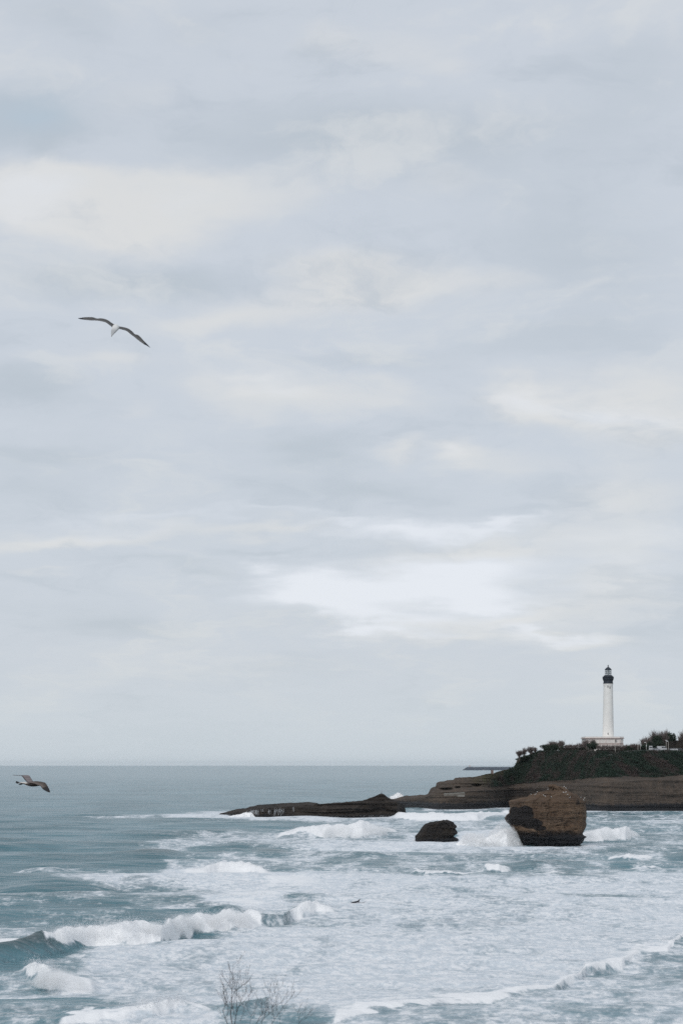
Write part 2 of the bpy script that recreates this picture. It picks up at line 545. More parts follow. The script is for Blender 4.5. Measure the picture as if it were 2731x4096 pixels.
def breaker(line, hs, w_front=2.0, w_back=9.0, white=None, lumps=0.35, broken=0.0, seed=0):
    """a wave standing over the water line given (its foot); hs = heights in metres; white = how much of its face has gone white"""
    L = np.array(line, float)
    y_l = H * F / (L[:, 1] - HZ)
    c0 = max(0, np.searchsorted(us, L[0, 0] - 90)); c1 = min(len(us), np.searchsorted(us, L[-1, 0] + 90))
    ycol = Yw[:, 0]
    rr = np.where((ycol > y_l.min() - 14) & (ycol < y_l.max() + w_front * 2 + w_back * 5))[0]
    sl = (slice(rr[0], rr[-1] + 1), slice(c0, c1))
    U_, X_, Y_, dY_ = U[sl], Xw[sl], Yw[sl], dY[sl]
    foot = np.interp(U_, L[:, 0], y_l)
    hh = np.interp(U_, L[:, 0], hs)
    cov = np.zeros(U_.shape) if white is None else np.interp(U_, [a for a, _ in white], [b for _, b in white])
    isw = sstep(cov, .02, .3)
    px_m = Y_ / F                                    # metres per photo pixel
    end = sstep(U_, L[0, 0] - 25, L[0, 0] + 25) * (1 - sstep(U_, L[-1, 0] - 25, L[-1, 0] + 25))
    x1 = X_ + .15 * Y_
    wander = fbm(x1 / 7.0, Y_ / 60, 1, 70 + seed, 3) * 1.6 + isw * fbm(x1 / 5, Y_ / 12, 2, 90 + seed, 3) * 1.4
    t = Y_ - foot + wander
    wf = np.maximum(w_front * (1 + .35 * fbm(x1 / 4, 0 * x1, 5, 80 + seed, 2)), 1.6 * dY_)
    wb = np.maximum(w_back, 3.5 * dY_)
    rise = np.where(t < wf, sstep(t / wf, -.2, 1.0), 1)
    prof = np.where(t < 0, 0, np.where(t < wf, rise, np.exp(-((t - wf) / wb) ** 1.2))) * end
    big_l = fbm(x1 / 9, Y_ / 60, 4, 55 + seed, 2)
    hv = hh * (1 + .22 * big_l + isw * (.34 * fbm(x1 / 4.5, Y_ / 4.5, 6, 56 + seed, 4)))
    add = prof * hv
    if white is not None:
        fs = (1 - np.clip(cov, 0, 1)) * wf
        edge = fbm(x1 / 2.2, Y_ / 2.2, 0, 44 + seed, 5) * 1.5
        band = end * isw * sstep(t + edge * 1.5, fs - 1.3, fs + 1.1) * (1 - sstep(t + edge * 5, wf + wb * .3, wf + wb * 1.3))
        band = band * (1 - broken * sstep(fbm(x1 / 5, Y_ / 4, 5, 48 + seed, 4), -.25, .35))
        lump_n = fbm(x1 / 2.0, Y_ / 2.0, 0, 33 + seed, 4)
        add = add + lumps * 1.4 * lump_n * band * np.minimum(hv, 2) * np.minimum(1, 3 / np.maximum(dY_, .1))
        crash[sl] = np.maximum(crash[sl], band)
    hgt[sl] = np.where(prof > 0.02, hgt[sl] * (1 - .6 * prof), hgt[sl]) + add


breaker(pts_a([(-500, 700), (-100, 640), (0, 632), (200, 618), (330, 598), (440, 574), (600, 572), (740, 562), (800, 528), (900, 503), (1050, 490), (1195, 470)]),
        [2.4, 2.2, 2.1, 2.9, 2.5, 2.3, 2.5, 2.6, 2.2, 2.1, 2.2, 1.0], 6.0, 10, [(0, .0), (au(190), 0), (au(212), .3), (au(300), .62), (au(430), 1), (1000, 1), (1060, .9)], .30, seed=1)
crash = np.maximum(crash, blur(inside(pts_a([(-300, 565), (0, 556), (60, 540), (98, 540), (80, 566), (0, 582), (-300, 600)])).astype(float), 2))
breaker(pts_a([(870, 430), (920, 425), (1000, 424), (1075, 420), (1120, 420)]), [.3, .9, 1.75, 1.6, .8], 3.4, 8, None, seed=2)
breaker(pts_a([(1120, 455), (1200, 463), (1300, 452), (1345, 428), (1450, 413), (1540, 413)]), [1.6, 1.5, 1.3, 1.4, 2.0, 1.0], 3.4, 8,
        [(au(1325), 0), (au(1360), 1), (au(1540), 1)], .3, seed=3)
breaker(pts_a([(850, 236), (940, 232), (1000, 222), (1080, 222), (1150, 224), (1235, 244)]), [.8, 1.3, 2.0, 2.2, 2.0, .8], 5, 14, [(700, 1), (1200, 1)], .3, seed=4)
breaker(pts_a([(110, 690), (170, 716), (220, 734), (310, 744), (440, 746)]), [.5, 1.3, 1.5, 1.2, .4], 4.2, 8, [(0, .4), (au(150), .7), (au(230), 1), (400, 1)], .2, seed=5, broken=.3)
breaker(pts_a([(280, 925), (480, 902), (560, 905), (700, 905), (800, 884), (960, 880)]), [.5, .7, .9, 1.35, 1.2, .5], 2.4, 5, [(0, .75), (au(560), .8), (au(800), .6), (au(830), .2), (au(960), .25)], .3, seed=6)
breaker(pts_a([(980, 890), (1110, 882), (1240, 842), (1260, 835)]), [.3, .85, .8, .3], 2.6, 4, None, seed=7)
breaker(pts_b([(40, 872), (160, 842), (300, 828), (430, 815), (540, 788), (720, 776), (850, 753), (1000, 735), (1050, 698), (1110, 675), (1140, 638), (1300, 612), (1370, 577), (1500, 565), (1575, 503), (1700, 480)]),
        [.4, .5, .55, .5, .3, .4, .5, .5, .6, .6, .65, .65, .6, .6, .6, .5], 2.6, 7, [(1300, .7), (2900, .8)], .2, seed=8, broken=.3)
s4 = lambda L: [(840 + .791 * a, 3020 + .791 * b) for a, b in L]
breaker(s4([(340, 418), (460, 413), (560, 412), (770, 410), (935, 396)]), [.4, 2.2, 2.9, 3.5, .8], 12, 22, [(1090, .25), (1190, .3), (1300, .9), (1600, 1)], .25, seed=9)
breaker(s4([(930, 322), (1030, 327), (1200, 329), (1350, 327), (1520, 303)]), [2.0, 2.6, 2.2, 2.4, 1.2], 18, 30, [(1500, 1), (2100, 1)], .2, seed=10)
breaker([(2310, 3368), (2400, 3368), (2500, 3362), (2548, 3346)], [1.6, 3.2, 3.4, .8], 10, 18, [(2300, 1), (2600, 1)], .3, seed=11)
breaker(pts_b([(670, 197), (700, 199), (760, 199), (805, 196)]), [.4, 1.3, 1.5, .6], 6, 8, [(bu(695), 0), (bu(715), .7), (bu(810), .8)], .3, seed=12)
breaker(pts_b([(375, 222), (450, 238), (560, 238), (620, 230)]), [.8, 1.3, 1.0, .3], 6, 10, [(1500, .3), (2000, .25)], .3, seed=13)
breaker(pts_b([(950, 232), (1000, 234), (1060, 230)]), [.3, 1.0, .3], 5, 8, [(1500, .25), (2500, .25)], .3, seed=14)
breaker(pts_b([(1240, 160), (1330, 160), (1430, 158)]), [.4, 1.4, .4], 7, 12, [(1500, .35), (2800, .3)], .3, seed=15)
breaker(pts_b([(1340, 200), (1400, 200), (1470, 192)]), [.3, .9, .3], 6, 12, [(1500, .3), (2800, .3)], .3, seed=16)
for k, (x0, x1, vb, hm) in enumerate(((-400, 430, 92, 1.5), (440, 870, 156, 1.6), (830, 1330, 136, 1.7), (1120, 1340, 150, 1.2), (30, 540, 302, .9), (540, 960, 360, .5))):
    breaker(pts_a([(x0, vb - 6), (x0 * .75 + x1 * .25, vb), ((x0 + x1) / 2, vb - 2), (x0 * .25 + x1 * .75, vb - 2), (x1, vb - 12)]), [.2, hm * .8, hm, hm * .9, .2], 12, 18, None, seed=20 + k)
breaker(pts_a([(90, 222), (180, 222), (250, 222), (330, 216), (390, 222)]), [.3, 1.2, 1.5, .6, .3], 8, 12, [(0, .1), (au(200), .12), (au(260), .25), (au(300), .05)], .1, seed=30)
for k, (x0, x1, vb, hm) in enumerate(((800, 1000, 188, 1.0), (1480, 1720, 152, 1.3), (0, 380, 172, .7), (300, 1000, 110, .6))):
    breaker(pts_b([(x0, vb - 4), ((x0 + x1) / 2, vb), (x1, vb - 6)]), [.2, hm, .2], 9, 14, None, seed=35 + k)

foam = np.clip(dens + rag * .10, 0, 1)
foam = np.where(dens < .02, dens, foam)
foam = np.maximum(foam, crash * 1.25)
# lee of the crests a touch more foam in the white field
foam = foam + .10 * sstep(dens, .5, .75) * np.clip(hgt, -.5, .5)
# D: the sprawl of fresh foam behind the main wave is as white as the crests
m_ = blur(inside(pts_a([(850, 190), (1010, 182), (1150, 190), (1230, 218), (1540, 225), (1460, 262), (1340, 300), (1250, 355), (1160, 395), (1090, 380), (1000, 360), (930, 352), (1030, 320), (1060, 290), (900, 250)])).astype(float), 6)
crash = np.maximum(crash, m_ * .55 * sstep(fbm(Xw / 6, Yw / 9, 0, 77, 4), -.35, .25))
foam = np.maximum(foam, m_ * .95)
# tumbling water bulges towards the shore
nearw = (dY < 2.2) & (crash > .02)
bul = np.zeros(U.shape)
xi, yi, zi = Xw[nearw], Yw[nearw], hgt[nearw]
bul[nearw] = fbm(xi / 2.2, zi / 1.3, yi / 3.0, 61, 3) * .8 * crash[nearw] * sstep(hgt[nearw], .3, 1.2)
vv = np.stack([Xw, Yw - bul, hgt + .12 * bul], -1).reshape(-1, 3)

mat_sea, g, bs = new_mat("sea_water")
pos = g.node('ShaderNodeNewGeometry').outputs['Position']
f_at = g.attr('foam').outputs['Fac']
c_at = g.attr('crash').outputs['Fac']
px, py, pz = g.sep(pos)
flat = g.comb(px, py, 0.0)
st = g.comb(g.m('MULTIPLY', px, 0.55), g.m('MULTIPLY', py, 0.40), g.m('MULTIPLY', pz, 0.9))
n1 = g.noise(st, 0.55, 6, 0.62, 0.6)
n2 = g.noise(g.comb(g.m('MULTIPLY', px, 0.7), g.m('MULTIPLY', py, 0.32), g.m('MULTIPLY', pz, 0.8)), 2.6, 5, 0.65, 0.4)
n3 = g.noise(g.comb(g.m('MULTIPLY', px, 0.10), g.m('MULTIPLY', py, 0.045), 9.0), 0.9, 5, 0.6, 1.2)
n4 = g.noise(g.comb(g.m('MULTIPLY', px, 0.5), g.m('MULTIPLY', py, 0.42), g.m('MULTIPLY', pz, 0.9)), 1.35, 4, 0.6, 0.3)
nn = g.m('ADD', g.m('MULTIPLY_ADD', n1, 0.75, g.m('MULTIPLY_ADD', n4, 0.85, g.m('MULTIPLY', n2, 0.6))), g.m('MULTIPLY', n3, 1.5))
nn = g.m('SUBTRACT', nn, 1.85)                                    # about -.5 .. .5
thr = g.m('ADD', g.m('SUBTRACT', f_at, 0.5), g.m('MULTIPLY', nn, 1.25))
mask = g.step(thr, -0.34, 0.36)
# a thin veil only where there is foam at all
gate = g.step(f_at, 0.0, 0.16)
mask = g.m('MULTIPLY', mask, gate)
# water colour: teal, darker and greyer where the waves stand high
nb = g.noise(g.comb(g.m('MULTIPLY', px, 0.02), g.m('MULTIPLY', py, 0.008), 1.0), 1.0, 4, 0.55)
wcol = g.mix(g.step(nb, 0.3, 0.7), C4(0.045, 0.135, 0.165), C4(0.110, 0.222, 0.262))
wcol = g.mix(g.step(pz, 0.6, 2.6), wcol, C4(0.045, 0.088, 0.098))
wcol = g.mix(g.m('MULTIPLY', g.step(g.m('MULTIPLY_ADD', g.m('SUBTRACT', n3, 0.5), 0.5, f_at), 0.12, 0.9), 0.72), wcol, C4(0.44, 0.51, 0.565))
# ripples: several scales, fading out in the far distance where the camera cannot tell them
b1 = g.noise(g.comb(g.m('MULTIPLY', px, 0.6), py, 0.0), 1.9, 6, 0.62, 0.3)
b2 = g.noise(g.comb(g.m('MULTIPLY', px, 0.35), py, 3.0), 0.42, 5, 0.6, 0.3)
b3 = g.noise(g.comb(g.m('MULTIPLY', px, 0.30), py, 6.0), 0.09, 4, 0.6, 0.2)
bh = g.m('ADD', g.m('MULTIPLY', b1, 0.30), g.m('ADD', g.m('MULTIPLY', b2, 1.6), g.m('MULTIPLY', b3, 6.0)))
bmp = g.node('ShaderNodeBump')
g.put(bmp.inputs['Strength'], g.m('MULTIPLY_ADD', g.step(py, 700.0, 5000.0), -0.55, 0.75))
bmp.inputs['Distance'].default_value = 1.0
g.put(bmp.inputs['Height'], bh)
g.put(bs.inputs['Base Color'], wcol)
bs.inputs['Roughness'].default_value = 0.22
bs.inputs['IOR'].default_value = 1.33
g.put(bs.inputs['Normal'], bmp.outputs[0])
# foam: bright, matt, lumpy
fb = g.noise(pos, 2.4, 6, 0.68, 0.2)
fb2 = g.noise(pos, 0.7, 4, 0.6)
fbh = g.m('MULTIPLY_ADD', fb, 0.32, g.m('MULTIPLY', fb2, 0.5))
bmp2 = g.node('ShaderNodeBump')
g.put(bmp2.inputs['Strength'], g.m('MULTIPLY_ADD', c_at, -0.35, 0.75))
bmp2.inputs['Distance'].default_value = 1.0
g.put(bmp2.inputs['Height'], fbh)
fo = g.node('ShaderNodeBsdfPrincipled')
fo.inputs['Roughness'].default_value = 0.9
g.put(fo.inputs['Base Color'], g.mix(g.step(c_at, .1, .8), g.mix(g.step(g.m('ADD', n4, g.m('SUBTRACT', n2, 0.5)), 0.38, 0.66), C4(0.655, 0.71, 0.757), C4(0.845, 0.862, 0.88)), C4(0.90, 0.905, 0.91)))
g.put(fo.inputs['Normal'], bmp2.outputs[0])
mx = g.node('ShaderNodeMixShader')
g.put(mx.inputs[0], mask)
g.l.new(bs.outputs[0], mx.inputs[1])
g.l.new(fo.outputs[0], mx.inputs[2])
g.l.new(mx.outputs[0], g.n['Material Output'].inputs[0])

sea = mesh_obj('sea', vv, grid_faces(*U.shape)[:, ::-1], mat_sea, smooth=True, attrs={'foam': foam.ravel(), 'crash': crash.ravel()})
tag(sea, kind='structure')


def sea_height(u, v):
    j = np.clip(np.searchsorted(us, u), 0, len(us) - 1)
    i = np.clip(np.searchsorted(qs, v - HZ), 0, len(qs) - 1)
    return float(hgt[i, j])

# ------------------------------------------------------------------ rock and plant materials
def rock_material(name, base, light, dark, band=1.6, veg=False, streak=0.0, wet_top=3.0, tilt=0.0):
    m, g, bs = new_mat(name)
    pos = g.node('ShaderNodeNewGeometry').outputs['Position']
    x, y, z = g.sep(pos)
    wob = g.noise(pos, 0.11, 4, 0.55)
    zz = g.m('ADD', g.m('MULTIPLY_ADD', wob, 2.2, z), g.m('MULTIPLY', x, tilt))
    layer = g.noise(g.comb(g.m('MULTIPLY', x, 0.045), g.m('MULTIPLY', y, 0.045), g.m('MULTIPLY', zz, band)), 1.0, 5, 0.65)
    blot = g.noise(pos, 0.28, 5, 0.62, 0.4)
    fine = g.noise(pos, 1.7, 5, 0.7, 0.2)
    c_ = g.mix(g.step(layer, 0.36, 0.62), dark, base)
    c_ = g.mix(g.m('MULTIPLY', g.step(blot, 0.45, 0.72), 0.65), c_, light)
    c_ = g.mix(g.m('MULTIPLY', g.step(fine, 0.52, 0.36), 0.55), c_, dark)
    if streak:
        sn_ = g.noise(g.comb(g.m('MULTIPLY', x, 0.9), g.m('MULTIPLY', y, 0.9), g.m('MULTIPLY', z, 0.06)), 1.0, 4, 0.6)
        c_ = g.mix(g.m('MULTIPLY', g.step(sn_, 0.52, 0.7), streak), c_, light)
    stain_shade = g.attr('stain_shade').outputs['Fac']
    c_ = g.mix(g.m('MULTIPLY', g.step(g.m('MULTIPLY_ADD', g.m('SUBTRACT', fine, 0.5), 0.9, stain_shade), 0.3, 0.7), 0.92), c_, C4(0.010, 0.011, 0.013))
    if veg:
        v_at = g.attr('veg').outputs['Fac']
        gn = g.noise(pos, 0.12, 5, 0.6, 0.3)
        vg = g.mix(g.step(gn, 0.42, 0.60), C4(0.018, 0.028, 0.020), C4(0.042, 0.034, 0.030))
        c_ = g.mix(g.step(g.m('MULTIPLY_ADD', g.m('SUBTRACT', blot, 0.5), 0.9, v_at), 0.38, 0.6), c_, vg)
        gr = g.attr('grass').outputs['Fac']
        c_ = g.mix(g.m('MULTIPLY', gr, g.step(blot, 0.3, 0.6)), c_, C4(0.070, 0.066, 0.030))
    # splash zone: dark and wet, ragged upper edge
    wn = g.noise(pos, 0.35, 4, 0.6)
    wet = g.step(g.m('ADD', z, g.m('MULTIPLY_ADD', wn, 4.0, -2.0)), wet_top + 0.7, wet_top - 0.7)
    c_ = g.mix(g.m('MULTIPLY', wet, 0.9), c_, C4(0.014, 0.016, 0.020))
    g.put(bs.inputs['Base Color'], c_)
    bs.inputs['Specular IOR Level'].default_value = 0.22
    g.put(bs.inputs['Roughness'], g.m('MULTIPLY_ADD', wet, -0.3, 0.92))
    bh = g.m('ADD', g.m('MULTIPLY', layer, 1.3), g.m('MULTIPLY_ADD', fine, 0.5, g.m('MULTIPLY', blot, 1.0)))
    b = g.node('ShaderNodeBump')
    b.inputs['Strength'].default_value = 0.9
    b.inputs['Distance'].default_value = 1.5
    g.put(b.inputs['Height'], bh)
    g.put(bs.inputs['Normal'], b.outputs[0])
    return m


mat_cliff = rock_material('cliff_rock', C4(.102, .079, .061), C4(.150, .110, .086), C4(.068, .056, .047), 0.4, veg=True, streak=0.4, wet_top=3.6)
mat_reef = rock_material('reef_rock', C4(.048, .039, .033), C4(.085, .068, .054), C4(.020, .018, .017), 1.2, wet_top=1.0)
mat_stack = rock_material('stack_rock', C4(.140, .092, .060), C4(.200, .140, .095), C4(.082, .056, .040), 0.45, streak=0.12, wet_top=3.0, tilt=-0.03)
mat_small = rock_material('boulder_rock', C4(.034, .029, .026), C4(.060, .048, .036), C4(.015, .014, .014), 1.0, wet_top=1.2)


def keys(tbl, u, k):
    return np.interp(u, [t[0] for t in tbl], [t[k] for t in tbl])


def ledges(x, z, s=0):
    """horizontal bedding: how far each layer of rock stands out"""
    zz = z + 1.6 * fbm(x / 38, z * 0, 0, 5 + s, 3)
    n = vn(zz * .85, x / 60.0, 0, 60 + s) + .6 * vn(zz * 2.1, x / 25.0, 0, 61 + s) + .35 * vn(zz * 4.3, x / 14.0, 0, 62 + s)
    return n


# ------------------------------------------------------------------ headland
#          u     base  lower cliff top  mid   upper edge
HL = [(1540, 3226, 3232, 3231, 3230), (1562, 3227, 3204, 3202, 3199), (1580, 3229, 3200, 3197, 3193), (1615, 3230, 3196, 3191, 3184),
      (1700, 3236, 3190, 3184, 3178), (1711, 3237, 3186, 3181, 3175), (1723, 3238, 3178, 3170, 3153), (1733, 3238, 3176, 3163, 3147),
      (1742, 3239, 3174, 3158, 3145), (1744, 3239, 3172, 3156, 3133), (1755, 3239, 3171, 3155, 3127), (1782, 3240, 3170, 3152, 3122),
      (1812, 3240, 3169, 3150, 3119), (1820, 3240, 3168, 3150, 3112), (1853, 3240, 3167, 3149, 3110), (1899, 3239, 3164, 3148, 3107),
      (1930, 3238, 3162, 3145, 3099), (1970, 3236, 3158, 3142, 3093), (2001, 3232, 3156, 3138, 3084), (2054, 3228, 3152, 3132, 3070),
      (2060, 3228, 3150, 3130, 3057), (2067, 3228, 3149, 3128, 3040), (2083, 3229, 3147, 3126, 3033), (2122, 3231, 3145, 3124, 3019),
      (2157, 3233, 3144, 3122, 3012), (2191, 3235, 3143, 3120, 3004), (2260, 3238, 3141, 3118, 3003), (2340, 3243, 3143, 3108, 3004),
      (2400, 3248, 3130, 3104, 3008), (2430, 3247, 3129, 3104, 3010), (2480, 3246, 3127, 3102, 3009), (2560, 3244, 3122, 3100, 3004), (2600, 3243, 3120, 3100, 3004),
      (2731, 3240, 3112, 3094, 3005), (3000, 3238, 3105, 3088, 3003), (3400, 3236, 3110, 3092, 3004), (4200, 3230, 3110, 3092, 3004)]
hu = np.concatenate([np.arange(1540, 2800, 2.2), np.arange(2800, 4200, 8.0)])
kb, kc, km, kt = [keys(HL, hu, i) for i in (1, 2, 3, 4)]
sm_ = lambda a_: np.convolve(np.pad(a_, 30, mode='edge'), np.hanning(61) / np.hanning(61).sum(), 'valid')
kb, kc, km = sm_(kb), np.where(hu > 1900, sm_(kc), kc), np.where(hu > 1900, sm_(km), km)
Yb = H * F / (kb - HZ)
right = sstep(hu, 2010, 2110)
dyc = 5 + 2 * right
dym = 14 + 10 * right
dyt = 22 + 24 * right
zc = H - (kc - HZ) / F * (Yb + dyc)
zm = H - (km - HZ) / F * (Yb + dym)
zt = H - (kt - HZ) / F * (Yb + dyt)
lowend = 1 - sstep(hu, 1540, 1600)
ctrl = [(-1.0 + 0 * hu, -3.0 + 0 * hu), (0.0 * hu, 0.0 * hu), (1.0 + 0 * hu, np.minimum(zc * .35, 3.5)), (dyc, zc), (dyc + 3 + 3 * right, zc + .3),
        (dym, zm), (dyt, zt), (dyt + 30, zt + .25 * right - 3 * (1 - right)), (dyt + 110, zt * .99 - 6 * (1 - right)), (dyt + 150 + 120 * right, 0 * hu - 3)]
nper = [4, 14, 40, 8, 34, 52, 16, 8, 8]
ys_, zs_, par = [], [], []
for i, n in enumerate(nper):
    for t in np.linspace(0, 1, n, endpoint=False):
        ys_.append(ctrl[i][0] * (1 - t) + ctrl[i + 1][0] * t)
        zs_.append(ctrl[i][1] * (1 - t) + ctrl[i + 1][1] * t)
        par.append(i + t)
ys_.append(ctrl[-1][0]); zs_.append(ctrl[-1][1]); par.append(len(nper))
YY = np.array(ys_) + Yb[None, :]
ZZ = np.array(zs_)
PP = np.array(par)[:, None] + 0 * YY
UU = hu[None, :] + 0 * YY
XX = (UU - CX) / F * YY
# relief: bedded rock below, hummocky scrub above
rocky = 1 - sstep(PP, 4.0, 5.6) * right[None, :]
fade_top = 1 - sstep(PP, 5.6, 6.05)
face = sstep(PP, .3, 1.5) * fade_top
led = ledges(XX, ZZ)
big = fbm(XX / 26, ZZ / 12, YY / 26, 8, 4)
mid = fbm(XX / 5, ZZ / 3, YY / 5, 9, 4)
out = rocky * ((.9 - .35 * right[None, :]) * led + 2.4 * big + .9 * mid + right[None, :] * (.9 * fbm(XX / 2.5, ZZ / 14, 0, 19, 3) + 2.2 * fbm(XX / 9, ZZ / 16, 0, 21, 3))) + (1 - rocky) * (3.4 * fbm(XX / 17, ZZ / 9, YY / 17, 10, 5) + 1.5 * np.abs(mid))
# buttress and gullies in the scrub slope
YY = YY - out * face
for (cu, cv, ru, rv, dep) in ((1785, 3157, 26, 6, 5), (1905, 3141, 18, 6, 4.5), (1990, 3120, 22, 7, 4), (1830, 3150, 10, 4, 3), (2105, 3060, 20, 9, -2.5), (2260, 3132, 60, 6, 3)):
    vv_ = HZ - (ZZ - H) / YY * F
    d_ = ((UU - cu) / ru) ** 2 + ((vv_ - cv) / rv) ** 2
    YY = YY + dep * np.exp(-d_ ** 2) * face
XX = (UU - CX) / F * YY
ZZ = ZZ + (1 - rocky) * face * .9 * fbm(XX / 6, YY / 6, 0, 12, 4)
ZZ = ZZ + .12 * fbm(UU / 14, PP * 0, 0, 13, 4) * sstep(PP, 4.8, 5.6) * 3.0 * sstep(7 - PP, 0, 1)
v_img = HZ - (ZZ - H) / YY * F
spill = sstep(UU + (v_img - 3060) * 1.25 + 16 * fbm(XX / 5, ZZ / 4, 0, 16, 3), 2042, 2070)
vegm = sstep(PP + .55 * fbm(XX / 11, YY / 30, 0, 15, 3), 4.2, 4.55) * spill
vegm = vegm * (1 - .8 * sstep(fbm(XX / 16, ZZ / 8, 0, 14, 4) * .8 + 1.0 * (1 - sstep(PP, 4.25, 5.0)), .34, .62))
grass = sstep(PP, 4.6, 5.6) * (1 - right[None, :]) * sstep(UU, 1850, 1960)
stain_shade = .55 * np.exp(-(((UU - 1785) / 40) ** 2 + (((HZ - (ZZ - H) / YY * F) - 3157) / 8) ** 2)) + .5 * np.exp(-(((UU - 1905) / 28) ** 2 + (((HZ - (ZZ - H) / YY * F) - 3142) / 7) ** 2)) \
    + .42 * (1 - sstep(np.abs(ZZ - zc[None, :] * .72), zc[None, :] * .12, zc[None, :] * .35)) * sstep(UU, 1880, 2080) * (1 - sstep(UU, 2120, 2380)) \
    + .30 * (1 - sstep(UU, 1780, 2330)) * (1 - sstep(PP, 3.2, 4.2))  # first two terms paint the shade inside the two cave hollows
hv_ = np.stack([XX, YY, ZZ], -1)
headland = mesh_obj('headland', hv_.reshape(-1, 3), grid_faces(*XX.shape), mat_cliff, smooth=False,
                    attrs={'veg': vegm.ravel(), 'grass': grass.ravel(), 'stain_shade': stain_shade.ravel()})
tag(headland, kind='structure')


def plateau_z(u):
    return float(np.interp(u, hu, zt))


def plateau_y(u):
    return float(np.interp(u, hu, Yb + dyt))


# ---- scrub on the slope: leaf-sized faces in clumps
def leaf_cards(cent, size, nrm=None, seed=0, col_a=None):
    r = np.random.default_rng(seed)
    n = len(cent)
    a = r.normal(size=(n, 3)); a /= np.linalg.norm(a, axis=1, keepdims=True)
    b = r.normal(size=(n, 3)); b -= a * (a * b).sum(1, keepdims=True); b /= np.linalg.norm(b, axis=1, keepdims=True)
    s_ = (size * r.uniform(.6, 1.3, n))[:, None]
    v = np.stack([cent - a * s_, cent - b * s_ * .5, cent + a * s_, cent + b * s_ * .55], 1).reshape(-1, 3)
    f = np.arange(4 * n).reshape(-1, 4)
    return v, f


def foliage_mat(name, cols, scale=0.3, rough=0.75):
    m, g, bs = new_mat(name)
    oi = g.node('ShaderNodeObjectInfo')
    pos = g.node('ShaderNodeNewGeometry').outputs['Position']
    n = g.noise(pos, scale, 4, 0.62, 0.3)
    c_ = g.mix(g.step(n, 0.46, 0.60), cols[0], cols[1])
    n2 = g.noise(pos, scale * 7, 3, 0.6)
    c_ = g.mix(g.m('MULTIPLY', g.step(n2, 0.5, 0.75), .6), c_, cols[2])
    g.put(bs.inputs['Base Color'], c_)
    bs.inputs['Roughness'].default_value = rough
    bs.inputs['Specular IOR Level'].default_value = 0.25
    return m


mat_scrub = foliage_mat('scrub_leaves', (C4(.018, .036, .024), C4(.062, .046, .042), C4(.040, .056, .034)), .07)
mat_green = foliage_mat('evergreen_leaves', (C4(.018, .034, .022), C4(.030, .048, .026), C4(.045, .062, .034)), .5)
mat_hedge = foliage_mat('hedge_leaves', (C4(.040, .034, .028), C4(.048, .040, .034), C4(.062, .052, .040)), .4)
mat_twig = plain('bare_twigs', (.135, .108, .100), .85, .25, .6)
mat_bark = plain('bark', (.095, .080, .070), .9, .25, 1.5)

cell = np.argwhere((vegm > .45) & (PP < 6.03) & (UU < 3300))
# pick cells weighted by their ground area as seen on the slope
i_, j_ = cell[:, 0], cell[:, 1]
area = np.abs(np.gradient(ZZ, axis=0))[i_, j_] + .35 * np.abs(np.gradient(YY, axis=0))[i_, j_]
area = area * np.where(UU[i_, j_] > 2800, 1.6, 1.0)
pick = rng.choice(len(cell), 90000, p=area / area.sum())
cp = hv_[i_[pick], j_[pick]] + rng.normal(size=(90000, 3)) * (.45, .35, .35)
lump = np.clip(fbm(cp[:, 0] / 4.0, cp[:, 1] / 4.0, cp[:, 2] / 3.0, 17, 3), -.6, 1)
low_ = 1 - .8 * sstep(PP[i_[pick], j_[pick]], 5.6, 5.95)
cp[:, 1] -= .6 + 2.0 * lump
cp[:, 2] += (.15 + .9 * lump + rng.uniform(0, .5, len(cp)) * (lump > 0)) * low_
v_, f_ = leaf_cards(cp, .34, seed=4)
scrub = mesh_obj('undergrowth', v_, f_, mat_scrub)
tag(scrub, kind='stuff')

# ------------------------------------------------------------------ long flat reef
RF = [(876, 3256, 3256), (884, 3252, 3251), (919, 3249, 3241), (960, 3249, 3235), (985, 3247, 3232), (1000, 3241, 3228), (1030, 3233, 3220), (1080, 3231, 3215), (1156, 3226, 3211),
      (1235, 3221, 3208), (1255, 3219, 3211), (1283, 3217, 3217), (1449, 3204, 3204), (1500, 3185, 3186), (1515, 3178, 3180), (1524, 3175, 3176), (1538, 3180, 3181),
      (1550, 3189, 3189), (1568, 3198, 3198), (1600, 3211, 3211), (1618, 3221, 3222), (1624, 3256, 3256)]
ru = np.arange(876, 1626, 1.5)
kf, kk = keys(RF, ru, 1), keys(RF, ru, 2)
kf = kf + .9 * fbm(ru / 9, 0 * ru, 0, 3, 4); kk = kk + .9 * fbm(ru / 11, 0 * ru, 4, 3, 4)
kbase = np.interp(ru, [876, 1000, 1300, 1587, 1626], [3262, 3268, 3271, 3272, 3262])
Rb = H * F / (kbase - HZ)
zf = H - (kf - HZ) / F * (Rb + 4); zk = H - (kk - HZ) / F * (Rb + 30)
zk = np.maximum(zk, zf - .6)
endt = sstep(ru, 876, 960) * (1 - sstep(ru, 1600, 1626))
ctrl = [(-1 + 0 * ru, -3 + 0 * ru), (0 * ru, 0 * ru), (2.2 + 0 * ru, zf * .8), (4 + 0 * ru, zf), (16 + 0 * ru, zf - .1), (22 + 0 * ru, zk - .4), (30 + 0 * ru, zk), (38 + 0 * ru, zk - .5), (46 + 0 * ru, 0 * ru - 3)]
nper = [4, 36, 14, 10, 10, 12, 6, 14]
ys_, zs_, par = [], [], []
for i, n in enumerate(nper):
    for t in np.linspace(0, 1, n, endpoint=False):
        ys_.append(ctrl[i][0] * (1 - t) + ctrl[i + 1][0] * t); zs_.append(ctrl[i][1] * (1 - t) + ctrl[i + 1][1] * t); par.append(i + t)
ys_.append(ctrl[-1][0]); zs_.append(ctrl[-1][1]); par.append(8)
squeeze = .35 + .65 * endt
